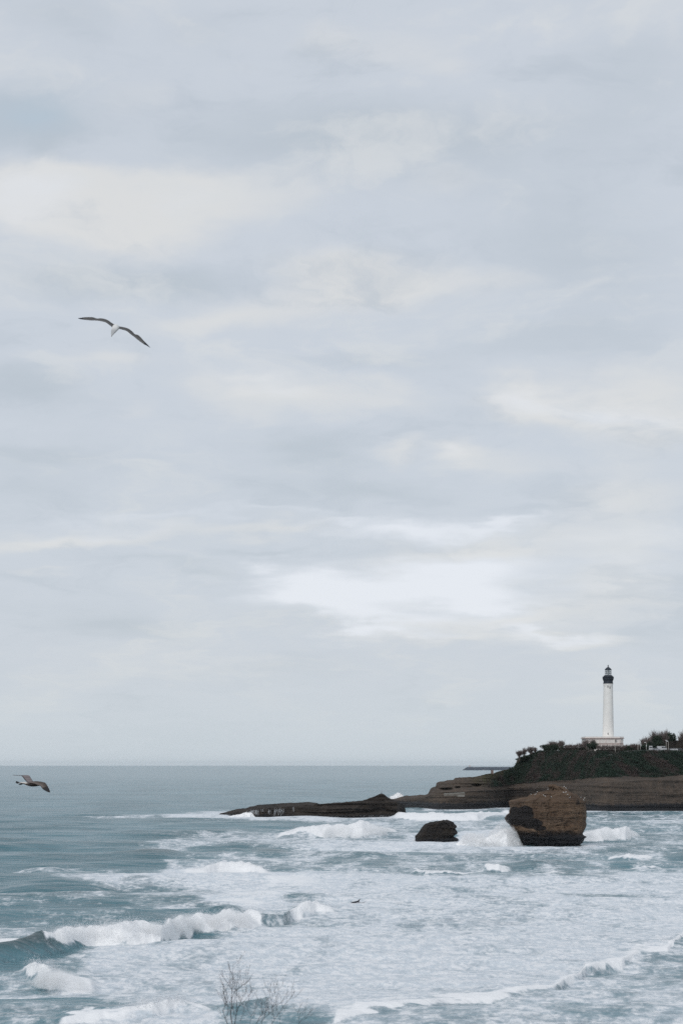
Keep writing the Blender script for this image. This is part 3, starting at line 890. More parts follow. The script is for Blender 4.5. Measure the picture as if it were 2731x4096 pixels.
Y2 = np.array(ys_) * squeeze[None, :] + Rb[None, :]; Z2 = np.array(zs_); P2 = np.array(par)[:, None] + 0 * Y2; U2 = ru[None, :] + 0 * Y2
X2 = (U2 - CX) / F * Y2
Y2 = Y2 - (1.1 * ledges(X2, Z2, 7) + 1.6 * fbm(X2 / 12, Z2 / 4, 0, 30, 4) + .5 * fbm(X2 / 2.4, Z2 / 1.6, 0, 31, 3)) * sstep(P2, .5, 1.5) * (1 - sstep(P2, 3, 3.6)) * endt[None, :]
Y2 = Y2 + 2.0 * np.exp(-((Z2 - zf[None, :] * .35) / .9) ** 2) * sstep(U2, 1350, 1500) * (P2 < 3.2)
Z2 = Z2 + .28 * fbm(X2 / 3, Y2 / 3, 0, 32, 4) * sstep(P2, 2.6, 3.4)
X2 = (U2 - CX) / F * Y2
tan = .0 * Z2
reef_loc = Vector((float(X2.mean()), float(Y2.mean()), 0))
reef = mesh_obj('reef_rock', np.stack([X2 - reef_loc.x, Y2 - reef_loc.y, Z2], -1).reshape(-1, 3), grid_faces(*X2.shape), mat_reef,
                attrs={'stain_shade': (.1 + 0 * Z2).ravel()}, loc=reef_loc)
tag(reef, 'long low flat dark rock in the surf, white water pouring off its left end', 'rock')


# ------------------------------------------------------------------ free-standing rocks
def ring_rock(name, rows, D, depth, plan, mat, zoff=0, nz=130, na=220, amp=.5, stain_fn=None, seed=0, subj=(0, 0)):
    rows = np.array(rows, float)                       # v, u left, u right
    vs_ = np.linspace(rows[0, 0], rows[-1, 0], nz)
    ul, ur = np.interp(vs_, rows[:, 0], rows[:, 1]), np.interp(vs_, rows[:, 0], rows[:, 2])
    z = H + (HZ - vs_) / F * D
    xl, xr = (ul - CX) / F * D, (ur - CX) / F * D
    xm, hw = (xl + xr) / 2, (xr - xl) / 2
    p = np.array(plan, float)
    for _ in range(2):                                 # round the plan outline
        q = np.roll(p, -1, 0)
        p = np.stack([p * .8 + q * .2, p * .2 + q * .8], 1).reshape(-1, 2)
    seg = np.r_[0, np.cumsum(np.linalg.norm(np.roll(p, -1, 0) - p, axis=1))]
    t = np.linspace(0, seg[-1], na, endpoint=False)
    pc = np.vstack([p, p[:1]])
    cx_, cy_ = np.interp(t, seg, pc[:, 0]), np.interp(t, seg, pc[:, 1])
    cx_ = cx_ / np.abs(cx_).max()
    wmax = hw.max()
    dz = depth * np.clip(hw / wmax, .12, 1) ** .45
    X = xm[:, None] + hw[:, None] * cx_[None, :]
    Yq = cy_[None, :] * dz[:, None]
    Z = z[:, None] + 0 * X
    # bedding and blocks push the faces in and out; least at the sides, which carry the traced outline
    side = 1 - np.abs(cx_[None, :]) ** 6 * .85
    nl = ledges(X + 31 * seed, Z, seed) * .22 + 1.3 * fbm(X / 6, Yq / 6, Z / 4, seed, 4) + .6 * fbm(X / 1.8, Yq / 1.8, Z / 1.3, seed + 3, 4) - 1.1 * np.maximum(0, .16 - np.abs(fbm(X / 3.2, Yq / 3.2, Z / 9, seed + 12, 3))) * 5 * .6 - .5 * np.maximum(0, .12 - np.abs(fbm(X / 9, Yq / 9, Z / 1.7, seed + 15, 3))) * 5
    rr = np.sqrt((X - xm[:, None]) ** 2 + Yq ** 2) + 1e-6
    X = X + (X - xm[:, None]) / rr * nl * amp * (1 - np.abs(cx_[None, :]) ** 2 * .72)
    Yq = Yq + Yq / rr * nl * amp * 1.3 * side
    Z = Z + .55 * fbm(X / 1.4, Yq / 1.4, 0, seed + 8, 4) * sstep(z, z.max() - 7, z.max() - 3)[:, None] * amp
    Yw_ = D + Yq
    X = X * (Yw_ / D)                                  # keep the sight line of every outline point
    top = np.array([[xm[0], D, z[0] + .05]])
    allv = np.vstack([np.stack([X, Yw_, Z], -1).reshape(-1, 3), top])
    fs = grid_faces(nz, na, True)[:, ::-1]
    fl = [tuple(f) for f in fs] + [(len(allv) - 1, j, (j + 1) % na) for j in range(na)]
    st = np.zeros(len(allv)) if stain_fn is None else stain_fn(allv)
    loc = Vector((float(np.interp(rows[-2, 0], vs_, xm)), D, 0))
    return mesh_obj(name, allv - np.array(loc), fl, mat, attrs={'stain_shade': st}, loc=loc), allv


k4 = lambda L: [(3120 + .2551 * y, 1980 + .2551 * a, 1980 + .2551 * b) for y, a, b in L]
big_rows = k4([(70, 870, 950), (78, 845, 965), (100, 815, 972), (114, 838, 1072), (130, 846, 1092), (150, 835, 1125), (165, 818, 1142), (190, 738, 1178), (215, 640, 1232), (240, 520, 1282),
               (262, 500, 1305), (288, 400, 1345), (300, 340, 1400), (320, 222, 1414), (340, 192, 1420), (380, 202, 1418), (440, 214, 1426), (480, 206, 1424), (520, 203, 1430), (550, 160, 1424), (575, 150, 1428),
               (600, 134, 1420), (630, 150, 1416), (660, 162, 1420), (690, 196, 1428), (715, 212, 1424), (740, 232, 1420), (770, 243, 1402), (800, 268, 1380), (830, 302, 1366), (850, 306, 1370),
               (865, 314, 1384), (880, 318, 1420), (890, 324, 1436), (900, 330, 1420), (920, 360, 1394), (940, 374, 1392), (960, 370, 1372), (980, 384, 1370), (1000, 396, 1336), (1012, 406, 1330), (1022, 420, 1344), (1035, 436, 1330), (1060, 440, 1330), (1120, 440, 1330)])


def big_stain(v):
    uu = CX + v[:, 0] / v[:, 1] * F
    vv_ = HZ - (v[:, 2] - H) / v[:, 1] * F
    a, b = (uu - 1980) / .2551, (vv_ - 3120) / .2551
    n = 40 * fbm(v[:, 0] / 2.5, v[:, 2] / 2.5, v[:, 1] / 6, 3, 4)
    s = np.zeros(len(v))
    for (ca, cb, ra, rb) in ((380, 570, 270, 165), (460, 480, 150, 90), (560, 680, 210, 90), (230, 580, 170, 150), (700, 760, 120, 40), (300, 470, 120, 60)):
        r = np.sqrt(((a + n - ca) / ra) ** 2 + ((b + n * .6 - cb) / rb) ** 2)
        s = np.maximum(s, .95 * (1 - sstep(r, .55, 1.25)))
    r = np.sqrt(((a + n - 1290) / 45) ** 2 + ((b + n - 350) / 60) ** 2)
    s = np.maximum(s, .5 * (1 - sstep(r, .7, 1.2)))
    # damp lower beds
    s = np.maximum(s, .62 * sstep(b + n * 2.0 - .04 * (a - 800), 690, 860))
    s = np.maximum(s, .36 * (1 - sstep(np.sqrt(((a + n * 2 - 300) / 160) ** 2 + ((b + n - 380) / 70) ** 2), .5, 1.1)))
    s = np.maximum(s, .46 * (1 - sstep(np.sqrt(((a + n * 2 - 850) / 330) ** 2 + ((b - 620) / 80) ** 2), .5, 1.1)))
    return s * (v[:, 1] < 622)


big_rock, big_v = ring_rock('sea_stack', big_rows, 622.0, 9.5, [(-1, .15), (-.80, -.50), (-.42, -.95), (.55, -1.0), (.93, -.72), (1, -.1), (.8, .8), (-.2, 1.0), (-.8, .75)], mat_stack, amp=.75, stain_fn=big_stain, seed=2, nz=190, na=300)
tag(big_rock, 'big blocky brown rock standing in the surf, undercut, with a black stained left face', 'rock')
k5 = lambda L: [(3100 + .5102 * y, 1600 + .5102 * a, 1600 + .5102 * b) for y, a, b in L]
small_rows = k5([(355, 335, 365), (358, 312, 378), (366, 258, 402), (375, 216, 421), (386, 190, 424), (400, 180, 444), (412, 170, 445), (422, 165, 430), (436, 152, 440), (450, 140, 451), (462, 128, 446), (475, 114, 428), (486, 112, 420),
                 (496, 113, 452), (506, 112, 461), (516, 110, 458), (526, 112, 430), (536, 113, 420), (560, 113, 420)])
small_rock, small_v = ring_rock('boulder', small_rows, H * F / (3371 - HZ) + 5, 6.0, [(-1, .1), (-.7, -.8), (.1, -1), (.8, -.8), (1, 0), (.6, .9), (-.6, .9)], mat_small, amp=.6, seed=5, nz=90, na=160,
                                stain_fn=lambda v: .25 + .2 * fbm(v[:, 0] / 3, v[:, 2] / 2, 0, 2, 3))
tag(small_rock, 'small dark rounded rock in the white water, left of the big brown rock', 'rock')

# ------------------------------------------------------------------ far breakwater
dist = 9500.0
bu_ = np.arange(1846, 2600, 2.0)
top_v = np.interp(bu_, [1846, 1850, 1864, 1870, 2600], [3081, 3079, 3070, 3068, 3068]) + .7 * fbm(bu_ / 6, 0 * bu_, 0, 3, 4) * sstep(bu_, 1868, 1876)
bz = H + (HZ - top_v) / F * dist
rows_ = []
for (dy, kz) in ((0, 0), (8, .35), (18, .75), (26, 1), (60, 1), (90, 0)):
    rows_.append(np.stack([(bu_ - CX) / F * (dist + dy), dist + dy + 3 * fbm(bu_ / 3, 0 * bu_ + dy, 0, 9, 3), bz * kz - (2 if kz == 0 else 0) + (0 if kz in (0, 1) else 1) * fbm(bu_ / 2, 0 * bu_ + dy, 0, 4, 3)], -1))
m, g, bs = new_mat('hazed_armour_stone')
pos = g.node('ShaderNodeNewGeometry').outputs['Position']
n = g.noise(g.vm('MULTIPLY', pos, (.03, .03, .22)), 1.0, 4, .65)
g.put(bs.inputs['Base Color'], g.mix(g.step(n, .56, .70), C4(.050, .064, .085), C4(.30, .30, .32)))  # the blue of distant haze is mixed into the stone colour
bs.inputs['Roughness'].default_value = .9
bw_loc = Vector(((1870 - CX) / F * dist, dist, 0))
bw = mesh_obj('breakwater', np.array(rows_).reshape(-1, 3) - np.array(bw_loc), grid_faces(6, len(bu_)), m, loc=bw_loc)
tag(bw, 'low grey blue breakwater far off on the horizon behind the headland', 'breakwater')
bx = (1878 - CX) / F * (dist + 40)
bc = empty('beacon', (bx, dist + 40, H - 8.3 / F * dist - .5))
tag(bc, 'tiny white beacon with a red top at the end of the far breakwater', 'beacon')
b = MB(); b.lathe([(2.6, 0), (2.2, 4.6), (2.2, 4.8)], 14); b.obj('tower', plain('beacon_white', (.74, .70, .68), .6, .05), bc)
b = MB(); b.lathe([(3.4, 4.83), (3.6, 5.4), (2.4, 6.4), (1.0, 7.2), (.2, 7.6)], 14); b.obj('roof', plain('beacon_red', (.42, .10, .09), .6, .1), bc)

# ------------------------------------------------------------------ lighthouse
LD = 1168.0
m_white = plain('lime_white_wall', (.80, .785, .755), .85, .03, .35)
m_cream = plain('cream_render', (.74, .70, .665), .85, .06, .5)
m_pink = plain('pinkish_stone_band', (.36, .27, .25), .85, .12, .8)
m_black = plain('dark_blue_black_paint', (.018, .026, .038), .6, .3, 1.2)
m_pane = plain('dark_window_pane', (.05, .055, .06), .25, .2)
m_metal = plain('grey_metal', (.33, .34, .34), .45, .1, 3)
m_glass, g, bs = new_mat('lantern_glass')
bs.inputs['Base Color'].default_value = C4(.75, .82, .86)
bs.inputs['Roughness'].default_value = .12
bs.inputs['Transmission Weight'].default_value = .0
bs.inputs['Alpha'].default_value = .28
m_lens = plain('lens_glass', (.50, .52, .50), .2, .25, 2.5)
k_ = LD / F
lz = plateau_z(2430) - .6
lx = wx(2430.5, LD)
lh = empty('lighthouse', (lx, LD, lz))
tag(lh, 'tall white round lighthouse with a black top and flat roofed base on the headland', 'lighthouse')


def Lz(v): return wz(v, LD) - lz
def Lr(px): return px / 2 * k_


# weathering on the shaft: faint rain streaks that belong to the paint
g = NT(m_white.node_tree)
posn = g.node('ShaderNodeNewGeometry').outputs['Position']
x_, y_, z_ = g.sep(posn)
stn = g.noise(g.comb(g.m('MULTIPLY', x_, 1.6), g.m('MULTIPLY', y_, 1.6), g.m('MULTIPLY', z_, .10)), 1.0, 4, .6)
bsn = g.n['Principled BSDF']
old = bsn.inputs['Base Color'].links[0].from_socket
g.put(bsn.inputs['Base Color'], g.mix(g.m('MULTIPLY', g.step(stn, .55, .8), .25), old, C4(.60, .58, .55)))
b = MB()
b.lathe([(Lr(46), Lz(2952)), (Lr(45), Lz(2944)), (Lr(43.2), Lz(2900)), (Lr(41), Lz(2850)), (Lr(39), Lz(2800)), (Lr(37.6), Lz(2752)), (Lr(37.4), Lz(2739.5)), (Lr(39), Lz(2738)), (Lr(39), Lz(2735.5)), (Lr(37), Lz(2735))], 48)
tower = b.obj('tower', m_white, lh, smooth=False)
for f_ in tower.data.polygons: f_.use_smooth = len(f_.vertices) == 4
for (ang, v) in ((-100, 2747), (-75, 2751), (-98, 2935)):
    wb = MB()
    r_ = Lr(np.interp(v, [2735, 2950], [37.5, 45]))
    a_ = math.radians(ang)
    c0 = Vector((math.cos(a_) * (r_ - .1), math.sin(a_) * (r_ - .1), Lz(v)))
    wb.box(-.32, .32, -.12, .12, -.6, .6)
    wo_ = wb.obj('window', plain('deep_shaft_window', (.30, .29, .28), .6), tower, loc=c0)
    wo_.rotation_euler = (0, 0, a_ + math.pi / 2)
b = MB()
b.lathe([(Lr(39), Lz(2735.2)), (Lr(39.6), Lz(2734)), (Lr(39.6), Lz(2730.5)), (Lr(37), Lz(2729.5)), (Lr(37.2), Lz(2723)), (Lr(39.6), Lz(2720.5)), (Lr(43.5), Lz(2717.5)), (Lr(44), Lz(2716.5)), (Lr(44), Lz(2714.5)), (Lr(34), Lz(2714.4))], 40)
for j in range(20):                                     # stone brackets under the balcony
    t = 2 * math.pi * j / 20
    r0, r1 = Lr(36), Lr(43)
    q = []
    for s_ in (-.16, .16):
        dx, dy = -math.sin(t) * s_, math.cos(t) * s_
        q += [(math.cos(t) * r0 + dx, math.sin(t) * r0 + dy, Lz(2727)), (math.cos(t) * r0 + dx, math.sin(t) * r0 + dy, Lz(2718)), (math.cos(t) * r1 + dx, math.sin(t) * r1 + dy, Lz(2717.2))]
    b.add(q, [(0, 1, 2), (5, 4, 3), (0, 3, 4, 1), (1, 4, 5, 2), (2, 5, 3, 0)])
b.obj('corbel_ring', m_black, lh)
b = MB()
b.lathe([(Lr(37), Lz(2714.6)), (Lr(37), Lz(2703.5)), (Lr(34), Lz(2703))], 40)
b.lathe([(Lr(32), Lz(2703.2)), (Lr(31.4), Lz(2701.8)), (Lr(29), Lz(2701))], 32)
b.obj('watch_room', m_black, lh)
b = MB()                                                # balcony railing with posts and bars
for vv_ in (2707.2, 2710):
    ring = [(math.cos(2 * math.pi * j / 40) * Lr(43.4), math.sin(2 * math.pi * j / 40) * Lr(43.4), Lz(vv_)) for j in range(41)]
    b.tube(ring, .09, 5)
for j in range(48):
    t = 2 * math.pi * j / 48
    b.tube([(math.cos(t) * Lr(43.4), math.sin(t) * Lr(43.4), Lz(2714.6)), (math.cos(t) * Lr(43.4), math.sin(t) * Lr(43.4), Lz(2707))], .09 if j % 2 else .14, 4)
b.obj('balcony_railing', m_black, lh)
b = MB()
b.lathe([(Lr(25), Lz(2701)), (Lr(25), Lz(2679.5))], 20)
b.v = b.v; b.f = b.f[:-2]
lant = b.obj('lantern_glazing', m_glass, lh)
b = MB()
for j in range(10):
    t = 2 * math.pi * (j + .35) / 10
    b.tube([(math.cos(t) * Lr(25.4), math.sin(t) * Lr(25.4), Lz(2701.2)), (math.cos(t) * Lr(25.4), math.sin(t) * Lr(25.4), Lz(2679))], .085, 4)
for vv_ in (2700.8, 2693.5, 2686.5, 2680):
    b.tube([(math.cos(2 * math.pi * j / 30) * Lr(25.4), math.sin(2 * math.pi * j / 30) * Lr(25.4), Lz(vv_)) for j in range(31)], .07, 4)
b.obj('mullions', m_black, lant)
b = MB()
b.lathe([(Lr(7), Lz(2701)), (Lr(9), Lz(2697)), (Lr(12.5), Lz(2694)), (Lr(13.5), Lz(2689)), (Lr(12.5), Lz(2684.5)), (Lr(8), Lz(2681)), (Lr(5), Lz(2679.6))], 18)
b.obj('lens', m_lens, lh, smooth=True)
b = MB()
b.lathe([(Lr(25), Lz(2679.4)), (Lr(27.6), Lz(2679.2)), (Lr(27.4), Lz(2677.6)), (Lr(22), Lz(2674.8)), (Lr(15), Lz(2671.4)), (Lr(8), Lz(2669)), (Lr(4), Lz(2668.2)), (Lr(2.6), Lz(2667))], 28)
rf = b.obj('roof', m_black, lh, smooth=False)
b = MB()
b.lathe([(Lr(2.4), Lz(2667.1)), (Lr(3.2), Lz(2666)), (Lr(5.4), Lz(2664.2)), (Lr(5.0), Lz(2662.4)), (Lr(2.4), Lz(2661)), (Lr(.6), Lz(2658.6))], 12)
b.obj('finial', m_black, rf, smooth=True)
# base building: long side towards the sea, canted right corner
xl, xr = wx(2333, LD) - lx, wx(2484, LD) - lx
cant = 2.2
dpt = 9.5
def plan(o=0.0, z0=0, z1=1):
    p = [(xl - o, -dpt - o), (xr - cant, -dpt - o), (xr + o, -dpt + cant), (xr + o, dpt + o), (xl - o, dpt + o)]
    n = len(p)
    vs = [(x, y, z0) for x, y in p] + [(x, y, z1) for x, y in p]
    return vs, [tuple(range(n - 1, -1, -1)), tuple(range(n, 2 * n))] + [(i, (i + 1) % n, n + (i + 1) % n, n + i) for i in range(n)]


def slab(name, mat, o, v0, v1, parent):
    q = MB(); q.add(*plan(o, Lz(v0) if v0 is not None else -.5, Lz(v1)))
    return q.obj(name, mat, parent)


base = slab('base_building', m_cream, 0.0, None, 2955.2, lh)
slab('cornice', m_pink, .62, 2955.2, 2953.2, base)
slab('parapet', m_cream, .25, 2953.2, 2947.2, base)
slab('string_course', m_pink, .10, 2975.3, 2973.6, base)
slab('plinth_band', plain('pale_pink_render', (.58, .49, .46), .9, .08), .04, 2981, 2975.4, base)
for uu in (2354, 2413, 2469, 2388):
    x0 = wx(uu, LD) - lx
    q = MB(); q.box(x0 - .28, x0 + .28, -dpt - .10, -dpt + .05, Lz(2972.8), Lz(2956.2))
    q.obj('pilaster', plain('pale_pilaster', (.68, .60, .57), .9, .06), base)
for (uu, wd, v0, v1) in ((2452.5, 6.4, 2970, 2959.6), (2366, 5.5, 2970, 2961), (2400, 4.5, 2998, 2984), (2440, 4.5, 2998, 2984), (2340.5, 5.0, 2970, 2961)):
    x0 = wx(uu, LD) - lx; hw_ = wd / 2 * k_
    q = MB()
    for (a, b_, c_, d_) in ((-hw_ - .18, -hw_, 0, 1), (hw_, hw_ + .18, 0, 1)):
        q.box(x0 + a, x0 + b_, -dpt - .16, -dpt + .02, Lz(v0), Lz(v1))
    q.box(x0 - hw_ - .18, x0 + hw_ + .18, -dpt - .18, -dpt + .02, Lz(v1) + .002, Lz(v1) + .2)
    q.box(x0 - .07, x0 + .07, -dpt - .15, -dpt + .02, Lz(v0), Lz(v1))
    fr = q.obj('window', plain('window_frame_stone', (.55, .48, .45), .8), base)
    q = MB(); q.box(x0 - hw_, x0 + hw_, -dpt - .06, -dpt + .015, Lz(v0), Lz(v1))
    q.obj('pane', m_pane, fr)

# ------------------------------------------------------------------ trees and hedges on the plateau
def bare_tree_mesh(seed, spread=.5, trunk_h=.32, n1=7, lean=0.0, twig=.010, upright=.55):
    """unit tree: height 1, crown about 0.9 wide"""
    r = random.Random(seed)
    tr, cr = MB(), MB()
    pts = [Vector((0, 0, -.05))]
    for i in range(4):
        pts.append(Vector((lean * (i + 1) / 4 + r.uniform(-.02, .02), r.uniform(-.02, .02), trunk_h * (i + 1) / 4)))
    tr.tube(pts, [.040, .034, .030, .027, .024], 6)

    def grow(p, d, ln, rad, lvl):
        q = [p]
        dd = d.copy()
        for i in range(3):
            dd = (dd + Vector((r.uniform(-.25, .25), r.uniform(-.25, .25), r.uniform(-.05, .25)))).normalized()
            q.append(q[-1] + dd * ln / 3)
        cr.tube(q, [rad, rad * .85, rad * .7, rad * .5], 4 if lvl < 2 else 3)
        if lvl < 3:
            for _ in range((6, 6, 4)[lvl]):
                t = r.uniform(.35, 1.0) * 3
                i = min(int(t), 2)
                pp = q[i].lerp(q[i + 1], t - i)
                nd = (dd * .75 + Vector((r.gauss(0, .55), r.gauss(0, .55), r.uniform(-.1, .5)))).normalized()
                grow(pp, nd, ln * r.uniform(.5, .8), rad * .55, lvl + 1)
    for i in range(n1):
        a = 2 * math.pi * i / n1 + r.uniform(-.3, .3)
        d = Vector((math.cos(a) * spread, math.sin(a) * spread, r.uniform(upright * .7, upright * 1.6))).normalized()
        st_ = pts[-1].lerp(pts[-2], r.uniform(0, .6)) if trunk_h > .2 else pts[r.choice((1, 2, 3, 4))].lerp(pts[-1], r.uniform(0, .4))
        grow(st_, d, r.uniform(.24, .34), .016, 0)
    # normalise the crown to height 1
    vs = np.array(cr.v)
    zt_ = np.percentile(vs[:, 2], 99.7)
    k = (1 - trunk_h) / (zt_ - trunk_h)
    vs[:, 2] = trunk_h + (vs[:, 2] - trunk_h) * k
    vs[:, :2] *= k
    wd = np.percentile(np.abs(vs[:, :2]), 98)
    cr.v = [tuple(v) for v in vs]
    m1 = bpy.data.meshes.new('trunk'); m1.from_pydata(tr.v, [], tr.f); m1.materials.append(mat_bark)
    m2 = bpy.data.meshes.new('crown'); m2.from_pydata(cr.v, [], cr.f); m2.materials.append(mat_twig)
    return m1, m2, wd


def evergreen_mesh(seed, n=2600, flat=.9):
    r = np.random.default_rng(seed)
    lobes = [(r.normal(0, .22), r.normal(0, .22), .55 + r.normal(0, .16), r.uniform(.16, .30)) for _ in range(13)]
    c_ = []
    for (x, y, z, q) in lobes:
        d = r.normal(size=(n // 13, 3)); d /= np.linalg.norm(d, axis=1, keepdims=True)
        c_.append(np.array((x, y, z)) + d * (q * r.uniform(.45, 1.05, (len(d), 1))) * (1, 1, flat))
    c_ = np.concatenate(c_)
    c_[:, 2] = np.clip(c_[:, 2], .06, None)
    c_[:, 2] *= 1 / np.percentile(c_[:, 2], 99.5)
    v, f = leaf_cards(c_, .042, seed=seed)
    m2 = bpy.data.meshes.new('crown'); m2.from_pydata([tuple(map(float, a)) for a in v], [], [tuple(map(int, a)) for a in f]); m2.materials.append(mat_green)
    t = MB(); t.tube([(0, 0, -.06), (.01, 0, .2), (0, .01, .5)], [.045, .035, .02], 6)
    for j in range(5):
        a = j * 1.3
        t.tube([(0, 0, .22), (.16 * math.cos(a), .16 * math.sin(a), .5), (.25 * math.cos(a), .25 * math.sin(a), .7)], [.02, .014, .006], 4)
    m1 = bpy.data.meshes.new('trunk'); m1.from_pydata(t.v, [], t.f); m1.materials.append(mat_bark)
    return m1, m2, float(np.percentile(np.abs(c_[:, :2]), 98))


bare_kinds = [bare_tree_mesh(1, .6, .18, 12, 0, upright=1.0), bare_tree_mesh(2, .55, .16, 12, .02, upright=1.1), bare_tree_mesh(3, .7, .18, 12, -.02, upright=.8), bare_tree_mesh(4, .5, .16, 12, 0.03, upright=1.2)]
pruned_kinds = [bare_tree_mesh(11, 1.0, .36, 11, .0, upright=.35), bare_tree_mesh(12, 1.0, .33, 11, .03, upright=.4), bare_tree_mesh(13, 1.1, .38, 12, -.02, upright=.3)]
green_kinds = [evergreen_mesh(5), evergreen_mesh(6), evergreen_mesh(8, flat=.7)]
tcount = 0


def plant_tree(name, kind, u, vtop, wpx, dy, label, cat='tree', group=None, base_v=None, vbase_extra=0.0):
    """a tree rooted on the plateau dy metres behind its edge"""
    global tcount
    tcount += 1
    m1, m2, wd = kind
    Y = plateau_y(u) + dy
    z0 = plateau_z(u) - .25 - vbase_extra if base_v is None else wz(base_v, Y)
    hgt_ = wz(vtop, Y) - z0
    t = empty(name, (wx(u, Y), Y, z0), random.Random(tcount * 7).uniform(0, 6.28))
    sxy = (wpx / F * Y / 2) / wd
    t.scale = (sxy, sxy, hgt_)
    for nm, me in (('trunk', m1), ('crown', m2)):
        o = bpy.data.objects.new(nm, me)
        col.objects.link(o)
        o.parent = t
    tag(t, label, cat, group)
    return t


P, B, G = pruned_kinds, bare_kinds, green_kinds
T = plant_tree
g_left = 'bare trees on the left shoulder of the headland'
T('bare_tree', B[1], 2076, 3000, 24, -7, 'leftmost bare tree, leaning out at the left end of the headland', group=g_left, base_v=3040)
T('bare_tree', B[0], 2094, 2991, 30, -5, 'bare tree second from the left end of the headland top', group=g_left, base_v=3032)
T('bare_tree', B[3], 2121, 2985, 30, -3, 'taller rounded bare tree on the left shoulder of the headland', group=g_left, base_v=3023)
T('bare_tree', B[2], 2140, 2988, 22, -2, 'bare tree just left of the small dark evergreen bush', group=g_left, base_v=3017)
T('evergreen_bush', G[0], 2149, 3004, 26, 0, 'small dark green bush on the left shoulder of the headland', 'bush', base_v=3020)
T('evergreen_bush', G[1], 2092, 3026, 50, -6, 'low dark green bush under the leftmost bare trees', 'bush', base_v=3042)
T('evergreen_bush', G[2], 2122, 3017, 50, -4, 'low dark green bush under the taller rounded bare tree', 'bush', base_v=3033)
T('evergreen_tree', G[1], 2184, 2980, 56, 4, 'rounded dark green mound of a tree in front of the bare thicket', base_v=3014)
T('evergreen_tree', G[2], 2222, 2978, 50, 6, 'dark green tree half hidden among the bare trees left of the hedge row', base_v=3010)
g_mid = 'bare trees behind the rounded evergreen'
for (u, vt, wp, kd, lb) in ((2203, 2962, 34, 0, 'tall bare tree rising behind the rounded evergreen'), (2222, 2966, 30, 2, 'bare tree in the middle of the thicket behind the rounded evergreen'),
                            (2242, 2960, 28, 1, 'tallest bare tree, at the right of the thicket behind the rounded evergreen'), (2181, 2976, 22, 3, 'thin bare tree at the left of the thicket behind the rounded evergreen')):
    T('bare_tree', B[kd], u, vt, wp, 14, lb, group=g_mid)
g_row = 'clipped bare trees in the row before the lighthouse'
ORD = ['leftmost', 'second from left', 'third from left', 'fourth from left', 'fifth from left', 'sixth from left', 'seventh from left', 'eighth from left', 'ninth from left', 'tenth from left', 'eleventh from left', 'twelfth from left', 'thirteenth from left', 'fourteenth from left', 'fifteenth from left', 'sixteenth from left', 'seventeenth from left', 'eighteenth from left', 'rightmost']
for i, u in enumerate(np.arange(2262, 2336, 12.4)):
    T('clipped_tree', P[i % 3], float(u), 2976 - (i % 3) * 1.3 - (5 if i > 3 else 0), 19, 9, ORD[i] + ' of the clipped bare trees in the row left of the lighthouse base', group=g_row)
g_front = 'clipped bare trees before the lighthouse base'
for i, u in enumerate(np.arange(2392, 2484, 13.0)):
    T('clipped_tree', P[(i + 1) % 3], float(u), 2977 + (i % 2) * 2, 20, 9, ORD[i] + ' of the clipped bare trees in front of the pale lighthouse base', group=g_front)
T('bare_tree', B[0], 2344, 2957, 36, 12, 'taller bare tree in front of the left end of the lighthouse base', group='bare trees by the lighthouse base')
T('bare_tree', B[2], 2372, 2956, 30, 12, 'taller bare tree rising behind the dark evergreen by the lighthouse base', group='bare trees by the lighthouse base')
T('evergreen_tree', G[0], 2368, 2968, 42, 8, 'dark evergreen tree in front of the lighthouse base')
g_r = 'bare trees between the lighthouse and the lamp posts'
for i, u in enumerate(np.arange(2497, 2560, 10.5)):
    T('clipped_tree', P[i % 3], float(u), 2977 - i * 1.3, 21, 22, ORD[i] + ' of the low bare trees between the lighthouse and the lamp posts', group=g_r)
T('bare_tree', B[1], 2571, 2952, 26, 34, 'bare tree right behind the straight lamp posts', group='tall bare trees right of the lighthouse')
T('bare_tree', B[3], 2590, 2946, 30, 36, 'open bare tree with sky showing, left of the tall dark thicket', group='tall bare trees right of the lighthouse')
T('bare_tree', B[0], 2610, 2921, 40, 44, 'tallest bare tree, left part of the tall dark thicket', group='tall bare trees right of the lighthouse')
T('bare_tree', B[2], 2637, 2923, 38, 42, 'broad bare tree in the middle of the tall dark thicket', group='tall bare trees right of the lighthouse')
T('bare_tree', B[1], 2662, 2918, 26, 44, 'bare tree with a brushy top, right part of the tall dark thicket', group='tall bare trees right of the lighthouse')
T('bare_tree', B[3], 2648, 2932, 44, 38, 'lower bare tree filling the front of the tall dark thicket', group='tall bare trees right of the lighthouse')
T('evergreen_tree', G[1], 2676, 2933, 52, 40, 'dark evergreen with a rounded top at the right of the tall thicket')
T('evergreen_tree', G[2], 2632, 2944, 70, 36, 'dark evergreen at the foot of the tall bare thicket')
T('evergreen_tree', G[0], 2691, 2936, 22, 41, 'narrow dark evergreen at the right edge of the tall thicket')
T('bare_tree', B[0], 2726, 2922, 34, 40, 'bare tree at the right edge of the picture above the hedge', group='tall bare trees right of the lighthouse')
T('evergreen_tree', G[1], 2738, 2948, 44, 40, 'dark evergreen cut by the right edge of the picture')
T('evergreen_bush', G[0], 2600, 2968, 56, 33, 'dark bush behind the white van, below the open bare tree', 'bush')


